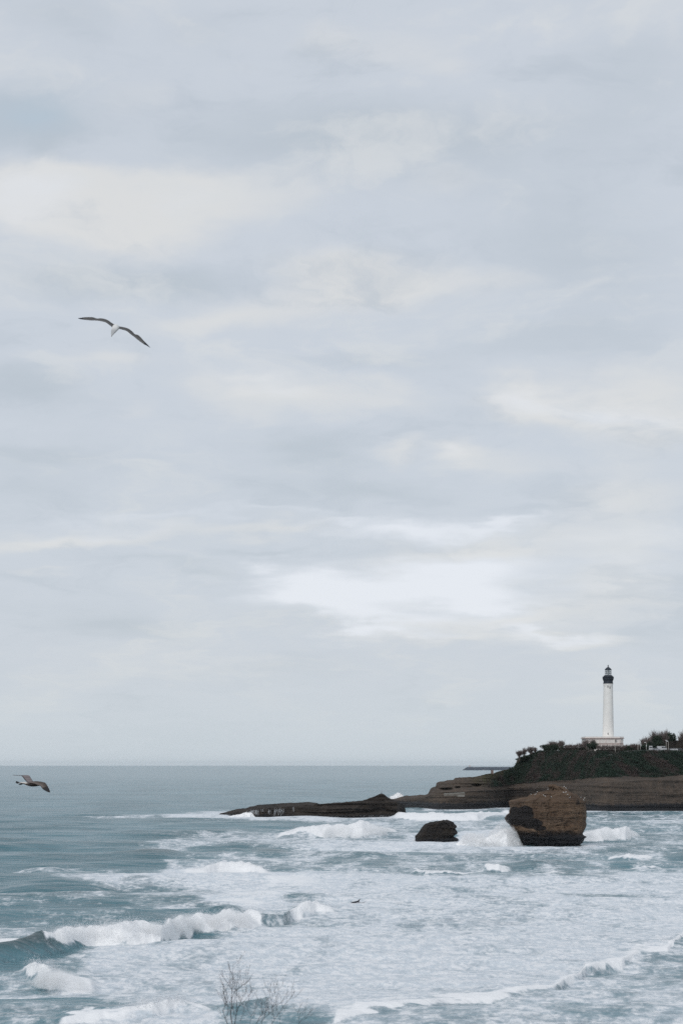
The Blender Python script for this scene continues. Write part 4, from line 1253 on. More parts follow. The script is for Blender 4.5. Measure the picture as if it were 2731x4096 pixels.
for (u, vt, wp, bv, lb) in ((2076, 3032, 26, 3046, 'low dark bush at the foot of the leftmost bare tree'), (2106, 3020, 30, 3034, 'low dark bush between the second and third bare trees from the left'),
                            (2134, 3009, 30, 3023, 'low dark bush under the fourth bare tree from the left'), (2163, 2999, 26, 3014, 'low dark bush at the left foot of the rounded evergreen'),
                            (2206, 2988, 44, 3009, 'dark bush at the right foot of the rounded evergreen'), (2246, 2985, 30, 3008, 'dark bush under the tallest bare tree of the left thicket'),
                            (2330, 2980, 44, 3008, 'dark bush at the left end of the lighthouse base'), (2510, 2984, 40, 3008, 'dark bush just right of the lighthouse base'),
                            (2580, 2976, 50, 3008, 'dark bush behind the bent lamp post')):
    T('evergreen_bush', G[int(u) % 3], u, vt, wp, 6 if u < 2300 else 20, lb, 'bush', base_v=bv)


def hedge(u0, u1, v0, v1, dy, seed, label):
    Y = plateau_y((u0 + u1) / 2) + dy
    z0 = plateau_z((u0 + u1) / 2) - .3
    n = int((u1 - u0) * 34)
    r = np.random.default_rng(seed)
    uu = r.uniform(u0, u1, n)
    zt_ = np.interp(uu, [u0, u1], [wz(v0, Y), wz(v1, Y)])
    zz = z0 + (zt_ - z0) * np.sqrt(r.uniform(0, 1, n))
    c_ = np.stack([wx(uu, Y), Y + r.uniform(-1.3, 1.3, n), zz], -1)
    loc = Vector((wx((u0 + u1) / 2, Y), Y, z0))
    v, f = leaf_cards(c_ - np.array(loc), .26, seed=seed)
    # woody core so the hedge is not see-through
    core = MB()
    hw_ = wx(u1, Y) - loc.x
    h0, h1 = wz(v0, Y) - z0 - .25, wz(v1, Y) - z0 - .25
    core.add([(-hw_ + .3, -.9, 0), (hw_ - .3, -.9, 0), (hw_ - .3, .9, 0), (-hw_ + .3, .9, 0), (-hw_ + .3, -.7, h0), (hw_ - .3, -.7, h1), (hw_ - .3, .7, h1), (-hw_ + .3, .7, h0)],
             [(3, 2, 1, 0), (4, 5, 6, 7), (0, 1, 5, 4), (1, 2, 6, 5), (2, 3, 7, 6), (3, 0, 4, 7)])
    k = len(v)
    allv = np.vstack([v, np.array(core.v)])
    allf = np.vstack([f, np.array(core.f) + k])
    o = mesh_obj('hedge', allv, allf, mat_hedge, loc=loc)
    tag(o, label, 'hedge')
    return o


hedge(2690, 2790, 2962, 2959, 34, 3, 'tall flat topped dark hedge at the right edge, behind the parked cars')
hedge(2600, 2694, 2975, 2966, 31, 4, 'dark clipped hedge behind the parked cars and under the tall thicket')
hedge(2488, 2602, 2989, 2984, 27, 5, 'low dark hedge behind the straight lamp posts')
hedge(2384, 2490, 2999, 2998, 7, 8, 'very low dark hedge along the foot of the pale lighthouse base')
hedge(2236, 2330, 2992, 2990, 16, 6, 'low hedge showing through the row of clipped trees')

# ------------------------------------------------------------------ lamp posts, cars, low wall
m_post = plain('pale_post_paint', (.40, .38, .34), .5, .05)
m_lamp = plain('lamp_housing', (.60, .60, .60), .4, .05)


def lamp_post(u, vt, dy, label, arm=0.0, head=True, bulge=False):
    Y = plateau_y(u) + dy
    z0 = plateau_z(u) - .2
    hh_ = wz(vt, Y) - z0
    t = empty('street_lamp', (wx(u, Y), Y, z0))
    tag(t, label, 'street lamp', 'street lamps along the cliff road')
    q = MB(); q.lathe([(.20, 0), (.18, .5), (.13, .55), (.10, hh_ - .3), (.09, hh_)], 10); q.obj('pole', m_post, t)
    if arm:
        q = MB(); q.tube([(0, 0, hh_ - .25), (arm * .35, 0, hh_ + .08), (arm, 0, hh_ + .12)], [.07, .06, .05], 6); ar = q.obj('arm', m_post, t)
    if head:
        x0 = arm * 1.0
        q = MB()
        q.box(x0 - .55, x0 + .45, -.22, .22, hh_ + .05, hh_ + .30, .7)
        q.obj('lamp_head', m_lamp, t)
    if bulge:
        q = MB(); q.lathe([(.12, hh_ * .55), (.2, hh_ * .6), (.2, hh_ * .72), (.11, hh_ * .76)], 8); q.obj('control_box', m_lamp, t)
    return t


lamp_post(2458.5, 2965, 3, 'pale lamp post standing in front of the lighthouse base', arm=.9)
lamp_post(2549.5, 2968, 3, 'left one of the two close pale lamp posts right of the lighthouse', arm=.5)
lamp_post(2559, 2967, 3.5, 'right one of the two close pale lamp posts right of the lighthouse', arm=-.5)
lamp_post(2583, 2971, 3, 'pale lamp post with a short bent arm left of the white van', arm=-.55, bulge=True)
lamp_post(2671, 2966, 5, 'pale lamp post standing right of the white camper van', arm=-.5)
lamp_post(2662.5, 2962.5, 12, 'lamp post with a broad white head just above the white camper van', arm=0.0)


def car_parts(kind, paint, label, u, dy, rz):
    Y = plateau_y(u) + dy
    z0 = plateau_z(u) + .25
    t = empty('parked_' + ('van' if kind == 'van' else 'car'), (wx(u, Y), Y, z0), rz)
    if kind == 'van':
        side = [(-2.6, .35), (2.5, .35), (2.62, .9), (2.45, 1.25), (1.75, 2.2), (1.5, 2.42), (-2.5, 2.45), (-2.62, 2.2)]
        wins = [[(1.68, 2.1), (2.28, 1.38), (1.1, 1.38), (1.1, 2.1)], [(.9, 2.1), (.9, 1.4), (-.2, 1.4), (-.2, 2.1)]]
        hw_, wr, wxs = .98, .36, (-1.7, 1.75)
    else:
        side = [(-2.1, .3), (2.05, .3), (2.15, .65), (2.0, .88), (1.15, 1.0), (.5, 1.43), (-1.1, 1.46), (-1.85, 1.02), (-2.15, .95), (-2.18, .6)]
        wins = [[(1.0, 1.02), (.45, 1.38), (-.2, 1.4), (-.2, 1.02)], [(-.3, 1.02), (-.3, 1.4), (-1.0, 1.4), (-1.55, 1.04)]]
        hw_, wr, wxs = .84, .32, (-1.3, 1.35)
    q = MB()
    n = len(side)
    hws = [hw_ * (1.0 if z < 1.02 else .86) for (_, z) in side]
    vs = [(x, -h_, z) for (x, z), h_ in zip(side, hws)] + [(x, h_, z) for (x, z), h_ in zip(side, hws)]
    q.add(vs, [tuple(range(n)), tuple(range(2 * n - 1, n - 1, -1))] + [(i, n + i, n + (i + 1) % n, (i + 1) % n) for i in range(n)])
    body = q.obj('body', paint, t)
    for w_ in wins:
        for s_ in (-1, 1):
            q = MB()
            k0 = hw_ * .93
            q.add([(x, s_ * (k0 if z < 1.2 else k0 * .97) + s_ * .04, z) for x, z in w_] + [(x, s_ * (k0 - .1), z) for x, z in w_],
                  [(0, 1, 2, 3), (7, 6, 5, 4), (0, 4, 5, 1), (1, 5, 6, 2), (2, 6, 7, 3), (3, 7, 4, 0)])
            q.obj('side_window', m_pane, t)
    zs0, zs1 = (1.36, 2.14) if kind == 'van' else (1.04, 1.38)
    q = MB(); xf = (2.34, 1.78) if kind == 'van' else (1.12, .58)
    q.add([(xf[0] + .06, -.72 * hw_, zs0), (xf[0] + .06, .72 * hw_, zs0), (xf[1] + .06, .66 * hw_, zs1), (xf[1] + .06, -.66 * hw_, zs1), (xf[0] - .1, -.72 * hw_, zs0), (xf[0] - .1, .72 * hw_, zs0), (xf[1] - .1, .66 * hw_, zs1), (xf[1] - .1, -.66 * hw_, zs1)],
          [(0, 1, 2, 3), (7, 6, 5, 4), (0, 4, 5, 1), (1, 5, 6, 2), (2, 6, 7, 3), (3, 7, 4, 0)])
    q.obj('windscreen', m_pane, t)
    rear = -2.64 if kind == 'van' else -1.72
    q = MB(); q.box(rear - .06, rear + .1, -.66 * hw_, .66 * hw_, 1.08 if kind != 'van' else 1.4, 1.34 if kind != 'van' else 2.05); q.obj('rear_window', m_pane, t)
    for x in wxs:
        for s_ in (-1, 1):
            q = MB(); q.lathe([(wr * .5, -.11), (wr, -.09), (wr, .09), (wr * .5, .11)], 16)
            q.v = [(a + x, c_ + s_ * (hw_ - .1), b_ + wr) for (a, b_, c_) in q.v]
            q.obj('wheel', plain('tyre', (.02, .02, .022), .8), t)
    tag(t, label, 'van' if kind == 'van' else 'car', 'vehicles parked along the cliff road')
    return t


pw = plain('white_paint', (.46, .47, .48), .35, .03)
pg_ = plain('silver_paint', (.30, .32, .34), .35, .05)
pd = plain('dark_paint', (.045, .05, .055), .35, .1)
car_parts('van', pw, 'small white van seen end on, left of the other parked vehicles', 2600.5, 8, math.radians(82))
car_parts('car', pg_, 'silver car parked left of the long white camper van', 2622, 9, math.radians(4))
car_parts('van', pw, 'long white camper van, the largest vehicle on the cliff road', 2645, 10, math.radians(3))
car_parts('car', pw, 'white car parked right of the lamp posts on the cliff road', 2692, 7, math.radians(176))
car_parts('car', pd, 'dark car parked rightmost on the cliff road', 2718, 8, math.radians(2))
car_parts('car', pd, 'dark car parked just right of the lamp post by the camper van', 2677, 11, math.radians(178))
# low wall of the cliff road, following the edge
lu = np.arange(2486, 2900, 6.0)
q = MB()
x0_, y0_, z0_ = wx(2486, plateau_y(2486) + .8), plateau_y(2486) + .8, plateau_z(2486)
prev = None
for u in lu:
    Y = plateau_y(u) + .8
    z = plateau_z(u)
    x = wx(u, Y)
    ring = [(x - x0_, Y - y0_, z - .6 - z0_), (x - x0_, Y + .35 - y0_, z - .6 - z0_), (x - x0_, Y + .35 - y0_, z + .55 - z0_), (x - x0_, Y - y0_, z + .55 - z0_)]
    if prev is None:
        q.add(ring, [(0, 1, 2, 3)])
    else:
        k = len(q.v)
        q.v += ring
        q.f += [(k - 4 + i, k - 4 + (i + 1) % 4, k + (i + 1) % 4, k + i) for i in range(4)]
    prev = ring
q.f.append((len(q.v) - 1, len(q.v) - 2, len(q.v) - 3, len(q.v) - 4))
o = q.obj('roadside_wall', plain('weathered_concrete', (.16, .155, .15), .9, .2, .7), loc=(x0_, y0_, z0_))
tag(o, 'long low grey wall along the edge of the cliff road', 'wall')
# short pale handrail on the slope below the lighthouse
yr = plateau_y(2430) - 2.5
zr = wz(3021, yr)
q = MB()
q.tube([(wx(2408, yr), yr, zr), (wx(2446, yr), yr, zr + .25)], .09, 5)
for i in range(6):
    u = 2408 + i * 7.6
    q.tube([(wx(u, yr), yr, zr + .05 * i), (wx(u, yr), yr + .2, zr - 1.4)], .05, 5)
c_ = Vector((wx(2427, yr), yr, zr - 1.4))
q.v = [tuple(Vector(v) - c_) for v in q.v]
o = q.obj('handrail', m_metal, loc=c_)
tag(o, 'short pale handrail on the scrub slope below the lighthouse', 'railing')

# ------------------------------------------------------------------ small things on the promontory
Yp = float(np.interp(1967, hu, Yb + dyt)) + 1.0
zp = float(np.interp(1967, hu, zt)) - .5
t = empty('stone_pillar', (wx(1967, Yp), Yp, zp))
tag(t, 'small square stone pillar on the low promontory against the sea', 'pillar')
mp = plain('reddish_stone', (.16, .11, .095), .9, .25, 1.0)
ph_ = wz(3081, Yp) - zp
q = MB(); q.box(-.66, .66, -.6, .6, 0, ph_ * .9, .93); q.obj('shaft', mp, t)
q = MB(); q.box(-.72, -.2, -.6, .6, ph_ * .902, ph_ + .12); q.box(.12, .70, -.6, .6, ph_ * .902, ph_ + .2); q.box(-.2, .12, -.5, .5, ph_ * .902, ph_ * .96); q.obj('crenel_cap', mp, t)
# balustrade let into the face of the promontory
us_b = np.linspace(1776, 1857, 24)
yb_ = float(np.interp(1816, hu, Yb)) - .2
t = empty('balustrade', (wx(1816, yb_), yb_, wz(3184, yb_)))
tag(t, 'pale balustrade with narrow openings let into the dark promontory cliff', 'balustrade')
mbal = plain('pale_concrete', (.20, .19, .17), .9, .2, .8)
vt_ = lambda u: np.interp(u, [1776, 1857], [3175, 3170.5]); vb_ = lambda u: np.interp(u, [1776, 1857], [3183, 3180])
lo_ = Vector(t.location)
q = MB(); q.box(wx(1774, yb_) - lo_.x, wx(1858, yb_) - lo_.x, -.2, .2, -.22, .22)
for i in range(len(q.v)):
    x, y, z = q.v[i]; uu = CX + (x + lo_.x) / yb_ * F; q.v[i] = (x, y, z + wz(vt_(uu), yb_) - lo_.z)
q.obj('top_rail', mbal, t)
q = MB(); q.box(wx(1828, yb_) - lo_.x, wx(1857, yb_) - lo_.x, -.15, 1.5, wz(3186.5, yb_) - lo_.z, wz(3180.6, yb_) - lo_.z); q.obj('footing', mbal, t)
for u in us_b:
    x = wx(u, yb_) - lo_.x
    q = MB(); q.box(x - .10, x + .10, -.13, .13, wz(vb_(u), yb_) - lo_.z - .2, wz(vt_(u), yb_) - lo_.z - .23)
    q.obj('baluster', mbal, t)
# post on the reef summit
Yr_ = float(np.interp(1525, ru, Rb)) + 4.5
zr_ = float(np.interp(1525, ru, zf)) - .3
q = MB(); q.tube([(0, 0, 0), (.03, 0, 1.0), (0, 0, 1.35)], [.12, .09, .07], 6); q.tube([(-.12, 0, 1.1), (.16, 0, 1.15)], .06, 5)
o = q.obj('marker_post', plain('rusty_iron', (.06, .045, .04), .8), loc=(wx(1525, Yr_), Yr_, zr_))
tag(o, 'tiny dark marker post on the highest point of the long flat rock', 'post')

# ------------------------------------------------------------------ gulls
def bird_mat(name, wing, tip, body, belly, span_tip, rump=None):
    m, g, bs = new_mat(name)
    g.put(bs.inputs['Base Color'], g.attr('plumage').outputs['Color'])
    bs.inputs['Roughness'].default_value = .8
    return m


m_plum = bird_mat('plumage', 0, 0, 0, 0, 0)


def wing_mesh(stations, thick, colf, n=5, back=0.02):
    """stations: (leading point, trailing point); closed thin aerofoil"""
    st = [(Vector(a), Vector(b_)) for a, b_ in stations]
    fine = []
    for i in range(len(st) - 1):
        for t in np.linspace(0, 1, n, endpoint=False):
            # smooth interpolation (catmull-rom)
            def cr(k):
                p0 = st[max(i - 1, 0)][k]; p1 = st[i][k]; p2 = st[i + 1][k]; p3 = st[min(i + 2, len(st) - 1)][k]
                return .5 * ((2 * p1) + (p2 - p0) * t + (2 * p0 - 5 * p1 + 4 * p2 - p3) * t * t + (3 * p1 - p0 - 3 * p2 + p3) * t ** 3)
            fine.append((cr(0), cr(1)))
    fine.append(st[-1])
    vs, cs = [], []
    N = len(fine)
    for i, (a, b_) in enumerate(fine):
        f = i / (N - 1)
        d = (fine[min(i + 1, N - 1)][0] - fine[max(i - 1, 0)][0]).normalized()
        ch = b_ - a
        nr = d.cross(ch)
        if nr.length < 1e-6: nr = Vector((0, 0, 1))
        nr.normalize()
        if nr.z < 0: nr = -nr
        tk = thick * (1 - .8 * f)
        for (c_, h_) in ((0, 0), (.12, 1), (.45, .9), (.8, .35), (1, .03), (.8, .1), (.45, .1), (.12, -.25)):
            vs.append(a + ch * c_ + nr * tk * h_)
            cs.append(colf(f, c_, h_))
    k = 8
    fs = [(i * k + j, i * k + (j + 1) % k, (i + 1) * k + (j + 1) % k, (i + 1) * k + j) for i in range(N - 1) for j in range(k)]
    fs += [tuple(range(k - 1, -1, -1)), tuple((N - 1) * k + j for j in range(k))]
    return vs, fs, cs


def body_mesh(axis, n=14):
    """axis: (point, half width, half height, colour top, colour under)"""
    vs, cs = [], []
    ax = [(Vector(p), a, b_, c1, c2) for p, a, b_, c1, c2 in axis]
    for i, (p, a, b_, c1, c2) in enumerate(ax):
        d = (ax[min(i + 1, len(ax) - 1)][0] - ax[max(i - 1, 0)][0]).normalized()
        side = d.cross(Vector((0, 0, 1))).normalized()
        up = side.cross(d).normalized()
        for j in range(n):
            t = 2 * math.pi * j / n
            vs.append(p + side * math.cos(t) * a + up * math.sin(t) * b_)
            cs.append(c1 if math.sin(t) > -.15 else c2)
    fs = [(i * n + j, i * n + (j + 1) % n, (i + 1) * n + (j + 1) % n, (i + 1) * n + j) for i in range(len(ax) - 1) for j in range(n)]
    fs += [tuple(range(n - 1, -1, -1)), tuple((len(ax) - 1) * n + j for j in range(n))]
    return vs, fs, cs


def join(parts):
    V_, F_, C_ = [], [], []
    for v, f, c_ in parts:
        k = len(V_)
        V_ += v; F_ += [tuple(i + k for i in a) for a in f]; C_ += c_
    return V_, F_, C_


def crop_pt(D, ox, oy, sc):
    def f(a, b_, dy=0.0):
        Y = D + dy
        return Vector((wx(ox + a * sc, Y), Y, wz(oy + b_ * sc, Y)))
    return f


# gull 1: gliding away over the open sky
D1 = 39.0
q1 = crop_pt(D1, 280, 1220, .2296)
gw, gdk, gtip, gwh = (.115, .115, .115), (.07, .067, .065), (.012, .014, .02), (.72, .72, .70)
def c1f(f, c_, h_):
    n_ = .08 * math.sin(f * 40)
    if f > .80 + .06 * (1 - c_): return gtip
    base_ = gw if c_ > .5 else gdk
    k = 1 + n_ * .5 + (.3 * (f - .5) if c_ > .4 else 0)
    return tuple(x * k for x in base_)
left1 = [((790, 352), (745, 392)), ((730, 320), (700, 358)), ((668, 275), (640, 312)), ((605, 247), (580, 290)), ((540, 237), (505, 276)), ((478, 240), (440, 271)), ((405, 213), (370, 269)),
         ((330, 211), (300, 262)), ((250, 214), (235, 255)), ((190, 224), (185, 247)), ((142, 231), (145, 234))]
right1 = [((835, 378), (850, 412)), ((880, 386), (890, 424)), ((950, 396), (950, 440)), ((1020, 417), (1000, 461)), ((1080, 457), (1060, 510)), ((1130, 508), (1125, 558)), ((1185, 520), (1180, 604)),
          ((1235, 562), (1225, 638)), ((1290, 625), (1285, 680)), ((1335, 668), (1335, 706)), ((1402, 744), (1398, 744))]
def st1(L, dys):
    o_ = []
    for i, (a, b_) in enumerate(L):
        f = i / (len(L) - 1)
        ch = .13 * (1 - f ** 2.5) + .01
        sw = .10 * math.sin(f * math.pi) - .12 * f
        o_.append((q1(a[0], a[1], dys + sw + ch * .5), q1(b_[0], b_[1], dys + sw - ch * .5)))
    return o_
wl = wing_mesh(st1(left1, 0), .016, c1f)
wr_ = wing_mesh(st1(right1, 0), .016, c1f)
wh2 = (.60, .60, .59); und = (.16, .125, .11); ghg = (.40, .41, .42)
bd = body_mesh([(q1(805, 392, .30), .004, .004, gwh, gwh), (q1(803, 390, .27), .022, .024, gwh, gwh), (q1(802, 390, .22), .040, .042, gwh, gwh), (q1(800, 392, .15), .052, .052, gwh, gwh), (q1(800, 392, .05), .066, .060, gwh, gwh),
                (q1(798, 398, -.04), .064, .056, gwh, gwh), (q1(790, 410, -.12), .056, .046, gwh, wh2), (q1(778, 432, -.18), .058, .036, wh2, und), (q1(763, 465, -.24), .046, .026, ghg, und), (q1(745, 500, -.29), .028, .016, ghg, und),
                (q1(733, 530, -.33), .012, .009, ghg, und), (q1(727, 552, -.35), .003, .003, und, und)])
V_, F_, C_ = join([bd, wl, wr_])
c0 = Vector(q1(800, 395, 0))
g1 = mesh_obj('flying_gull', [tuple(Vector(v) - c0) for v in V_], F_, m_plum, smooth=True, attrs={'plumage': np.array(C_)}, loc=c0)
tag(g1, 'white bodied gull with long grey wings and black tips gliding high against the clouds', 'gull')
q = MB(); d_ = Vector(q1(805, 392, .30)) - c0
q.lathe([(.010, -.004), (.008, .02), (.002, .045)], 8)
q.v = [(a, c_ + .0, b_) for a, b_, c_ in q.v]
bk = q.obj('beak', plain('beak_yellow', (.55, .36, .06), .5), g1, loc=d_)

# gull 2: brown young gull low over the sea
D2 = 60.0
q2 = crop_pt(D2, 20, 3060, .1403)
br, bdk, bl, blk, gl = (.050, .042, .038), (.020, .018, .018), (.15, .125, .115), (.012, .013, .016), (.17, .15, .15)
def c2n(f, c_, h_):
    if f > .62 and c_ > .1: return blk if f > .7 else bdk
    if c_ > .78 and f < .6: return bl
    if .3 < c_ < .5 and f < .62: return (.085, .07, .06)
    return br if (int(f * 30) % 3) else (.07, .058, .05)
def c2f(f, c_, h_):
    if f > .55: return (.06, .055, .06)
    if c_ > .85: return blk
    return (.19, .165, .165) if (int(f * 14) % 2) else (.15, .13, .135)
near = [((870, 478), (640, 505)), ((930, 468), (760, 520)), ((1010, 470), (860, 540)), ((1090, 485), (940, 575)), ((1160, 510), (1010, 592)), ((1205, 570), (1050, 640)), ((1240, 630), (1090, 690)),
        ((1270, 690), (1150, 730)), ((1292, 745), (1210, 762)), ((1298, 780), (1268, 785))]
far = [((860, 500), (640, 490)), ((800, 445), (590, 440)), ((760, 390), (555, 400)), ((725, 330), (520, 350)), ((690, 300), (470, 306)), ((560, 296), (430, 304)), ((430, 294), (350, 302)), ((300, 291), (270, 298)), ((205, 284), (206, 286))]
def st2(L, y0, y1, tw):
    o_ = []
    for i, (a, b_) in enumerate(L):
        f = i / (len(L) - 1)
        dy = y0 + (y1 - y0) * f
        o_.append((q2(a[0], a[1], dy), q2(b_[0], b_[1], dy - tw * (1 - f))))
    return o_
wn_ = wing_mesh(st2(near, -.03, -.42, .02), .018, c2n)
wf_ = wing_mesh(st2(far, .05, .50, .0), .016, c2f)
wht = (.62, .60, .57)
bd = body_mesh([(q2(1075, 562, .06), .005, .005, bl, bl), (q2(1050, 560, .05), .020, .020, bl, bl), (q2(1010, 560, .04), .030, .032, bl, br), (q2(960, 560, .03), .034, .036, br, br), (q2(900, 558, .02), .05, .050, br, bdk),
                (q2(820, 555, 0), .064, .062, br, bdk), (q2(740, 550, 0), .066, .058, bdk, bdk), (q2(660, 540, 0), .058, .048, bl, br), (q2(600, 525, 0), .048, .038, wht, br), (q2(540, 512, 0), .042, .030, wht, br),
                (q2(480, 508, 0), .040, .022, wht, bdk), (q2(430, 506, 0), .046, .018, (.3, .29, .28), blk), (q2(395, 508, 0), .062, .016, blk, blk), (q2(340, 500, 0), .085, .013, blk, blk), (q2(322, 498, 0), .085, .008, blk, blk)])
tl2 = wing_mesh([((q2(440, 515, -.01)), (q2(420, 500, .03))), ((q2(400, 480, .03)), (q2(395, 525, 0))), ((q2(345, 462, .05)), (q2(340, 525, .02))), ((q2(318, 458, .05)), (q2(318, 480, .02)))], .01, lambda f, c_, h_: blk)
tl3 = wing_mesh([((q2(520, 530, -.03)), (q2(500, 560, -.05))), ((q2(450, 532, -.05)), (q2(440, 570, -.06))), ((q2(392, 552, -.06)), (q2(390, 562, -.06)))], .01, lambda f, c_, h_: blk)
V_, F_, C_ = join([bd, wn_, wf_, tl2, tl3])
c0 = Vector(q2(740, 540, 0))
g2 = mesh_obj('flying_gull', [tuple(Vector(v) - c0) for v in V_], F_, m_plum, smooth=True, attrs={'plumage': np.array(C_)}, loc=c0)
tag(g2, 'brown young gull with a white rump flying low over the open sea at the left', 'gull')
q = MB(); q.lathe([(.009, -.004), (.008, .02), (.002, .05)], 8)
q.v = [(c_, a, b_) for a, b_, c_ in q.v]
q.obj('beak', plain('beak_dark', (.03, .028, .026), .5), g2, loc=Vector(q2(1078, 562, .06)) - c0)

# perched gulls on the broken top of the big rock
def perched():
    gy, wh_ = (.34, .36, .38), (.78, .78, .76)
    bd_ = body_mesh([((-.30, 0, .17), .012, .008, (.03, .03, .03), (.03, .03, .03)), ((-.2, 0, .19), .04, .03, gy, wh_), ((-.08, 0, .22), .075, .07, gy, wh_), ((.04, 0, .25), .08, .085, gy, wh_), ((.12, 0, .30), .06, .07, wh_, wh_),
                     ((.155, 0, .38), .042, .045, wh_, wh_), ((.175, 0, .44), .045, .045, wh_, wh_), ((.215, 0, .455), .03, .03, wh_, wh_), ((.235, 0, .452), .012, .012, wh_, wh_)], 10)
    o = mesh_obj('perched_gull', bd_[0], bd_[1], m_plum, smooth=True, attrs={'plumage': np.array(bd_[2])})
    q = MB()
    for s_ in (-.03, .03): q.tube([(.02, s_, .19), (.03, s_, 0)], .008, 4)
    q.tube([(.225, 0, .45), (.29, 0, .44)], [.012, .004], 5)
    q.obj('legs_and_beak', plain('leg_yellow', (.45, .33, .12), .6), o)
    return o


proto = perched()
spots = [(640, 240), (560, 240), (618, 252), (760, 272), (786, 280), (1103, 222), (1132, 268), (1168, 294), (1074, 122), (820, 168), (902, 150), (1110, 148), (1340, 292), (1395, 300), (1072, 258), (1385, 350), (655, 204), (880, 286), (1290, 236)]
from mathutils.bvhtree import BVHTree
me_ = big_rock.data
bvh = BVHTree.FromPolygons([tuple(v.co) for v in me_.vertices], [tuple(p.vertices) for p in me_.polygons])
first = True
spots.sort()
placed = 0
for k, (a, b_) in enumerate(spots):
    uu, vv_ = 1980 + .2551 * a, 3120 + .2551 * b_
    d = Vector(((uu - CX) / F, 1, (HZ - vv_) / F)).normalized()
    o0 = Vector((0, 0, H)) - big_rock.location
    hit = bvh.ray_cast(o0, d)
    if hit[0] is None: continue
    # drop onto the ledge just behind the seen point
    p = hit[0] + Vector((0, .35, 1.2))
    dn = bvh.ray_cast(p, Vector((0, 0, -1)), 4.0)
    pt = (dn[0] if dn[0] is not None else hit[0]) + big_rock.location
    gl_ = proto if first else copy_tree(proto)
    first = False
    gl_.location = pt
    gl_.rotation_euler = (0, 0, random.uniform(0, 6.28))
    gl_.scale = (.95, .95, .95)
    tag(gl_, ORD[placed] + ' of the white gulls perched on the top of the big brown rock', 'gull', 'gulls resting on the big brown rock')
    placed += 1

# ------------------------------------------------------------------ paddling surfer
DS = H * F / (3617 - HZ)
sz_ = max(0.0, sea_height(1432, 3617)) * .5 + .12
sx_ = wx(1432, DS)
m_suit = plain('wetsuit', (.014, .015, .022), .5, .2)
m_skin = plain('skin', (.42, .26, .19), .6, .05)
pm = bpy.data.meshes.new('person')
P_ = [(0, 0, .02), (.26, 0, .10), (.48, 0, .26), (.58, 0, .38), (.60, 0, .46), (.62, 0, .55),          # pelvis .. head
      (.46, .20, .24), (.52, .44, .02), (.62, .56, -.12), (.46, -.20, .24), (.38, -.44, .03), (.30, -.56, -.10),
      (-.30, .11, .0), (-.72, .13, -.02), (-.90, .14, .02), (-.30, -.11, .0), (-.72, -.14, -.02), (-.90, -.15, .03)]
E_ = [(0, 1), (1, 2), (2, 3), (3, 4), (4, 5), (2, 6), (6, 7), (7, 8), (2, 9), (9, 10), (10, 11), (0, 12), (12, 13), (13, 14), (0, 15), (15, 16), (16, 17)]
R_ = [.14, .13, .15, .065, .085, .07, .07, .05, .035, .07, .05, .035, .095, .06, .035, .095, .06, .035]
pm.from_pydata(P_, E_, [])
person = bpy.data.objects.new('person', pm)
col.objects.link(person)
sk = person.modifiers.new('skin', 'SKIN')
for i, r in enumerate(R_):
    pm.skin_vertices[0].data[i].radius = (r, r)
pm.skin_vertices[0].data[0].use_root = True
sb = person.modifiers.new('sub', 'SUBSURF'); sb.levels = 2; sb.render_levels = 2
pm.materials.append(m_suit)
person.location = (sx_ - .35, DS, sz_ + .13)
tag(person, 'person in a dark wetsuit lying on a surfboard among the foam', 'person')
bd_ = MB()
st_n = 20
ring_n = 12
for i in range(st_n):
    f = i / (st_n - 1)
    x = -1.05 + 2.45 * f
    w_ = .27 * math.sin(math.pi * min(1, max(0, f * .97 + .015))) ** .55
    rk = .26 * max(0, (f - .62) / .38) ** 2
    for j in range(ring_n):
        t = 2 * math.pi * j / ring_n
        bd_.v.append((x, w_ * math.cos(t), .035 * math.sin(t) + rk))
bd_.f = [(i * ring_n + j, i * ring_n + (j + 1) % ring_n, (i + 1) * ring_n + (j + 1) % ring_n, (i + 1) * ring_n + j) for i in range(st_n - 1) for j in range(ring_n)]
bd_.f += [tuple(range(ring_n - 1, -1, -1)), tuple((st_n - 1) * ring_n + j for j in range(ring_n))]
brd = bd_.obj('surfboard', plain('board_grey', (.24, .25, .27), .4, .1), smooth=True, loc=(sx_ - .12, DS, sz_))
tag(brd, 'grey surfboard under the dark suited person, its nose lifted from the foam', 'surfboard')

# ------------------------------------------------------------------ spray, cascades
def droplets(name, cent, size, seed=0, mat=None):
    n = len(cent)
    r = np.random.default_rng(seed)
    base_ = np.array([(1, 1, 1), (1, -1, -1), (-1, 1, -1), (-1, -1, 1)]) / 1.73
    s_ = (size * r.uniform(.5, 1.5, n) ** 1.5)[:, None, None]
    v = (cent[:, None, :] + base_[None] * s_ * r.choice([-1, 1], (n, 1, 1))).reshape(-1, 3)
    k = np.arange(n)[:, None] * 4
    f = np.concatenate([k + np.array(t) for t in ((0, 1, 2), (0, 3, 1), (0, 2, 3), (1, 3, 2))])
    o = mesh_obj(name, v, f, mat)
    tag(o, kind='stuff')
    return o


m_spray, g, bs = new_mat('white_spray')
bs.inputs['Base Color'].default_value = C4(.90, .92, .94)
bs.inputs['Roughness'].default_value = 1.0
tr_ = g.node('ShaderNodeBsdfTranslucent'); tr_.inputs[0].default_value = C4(.92, .94, .96)
mx = g.node('ShaderNodeMixShader'); mx.inputs[0].default_value = .5
g.l.new(bs.outputs[0], mx.inputs[1]); g.l.new(tr_.outputs[0], mx.inputs[2]); g.l.new(mx.outputs[0], g.n['Material Output'].inputs[0])


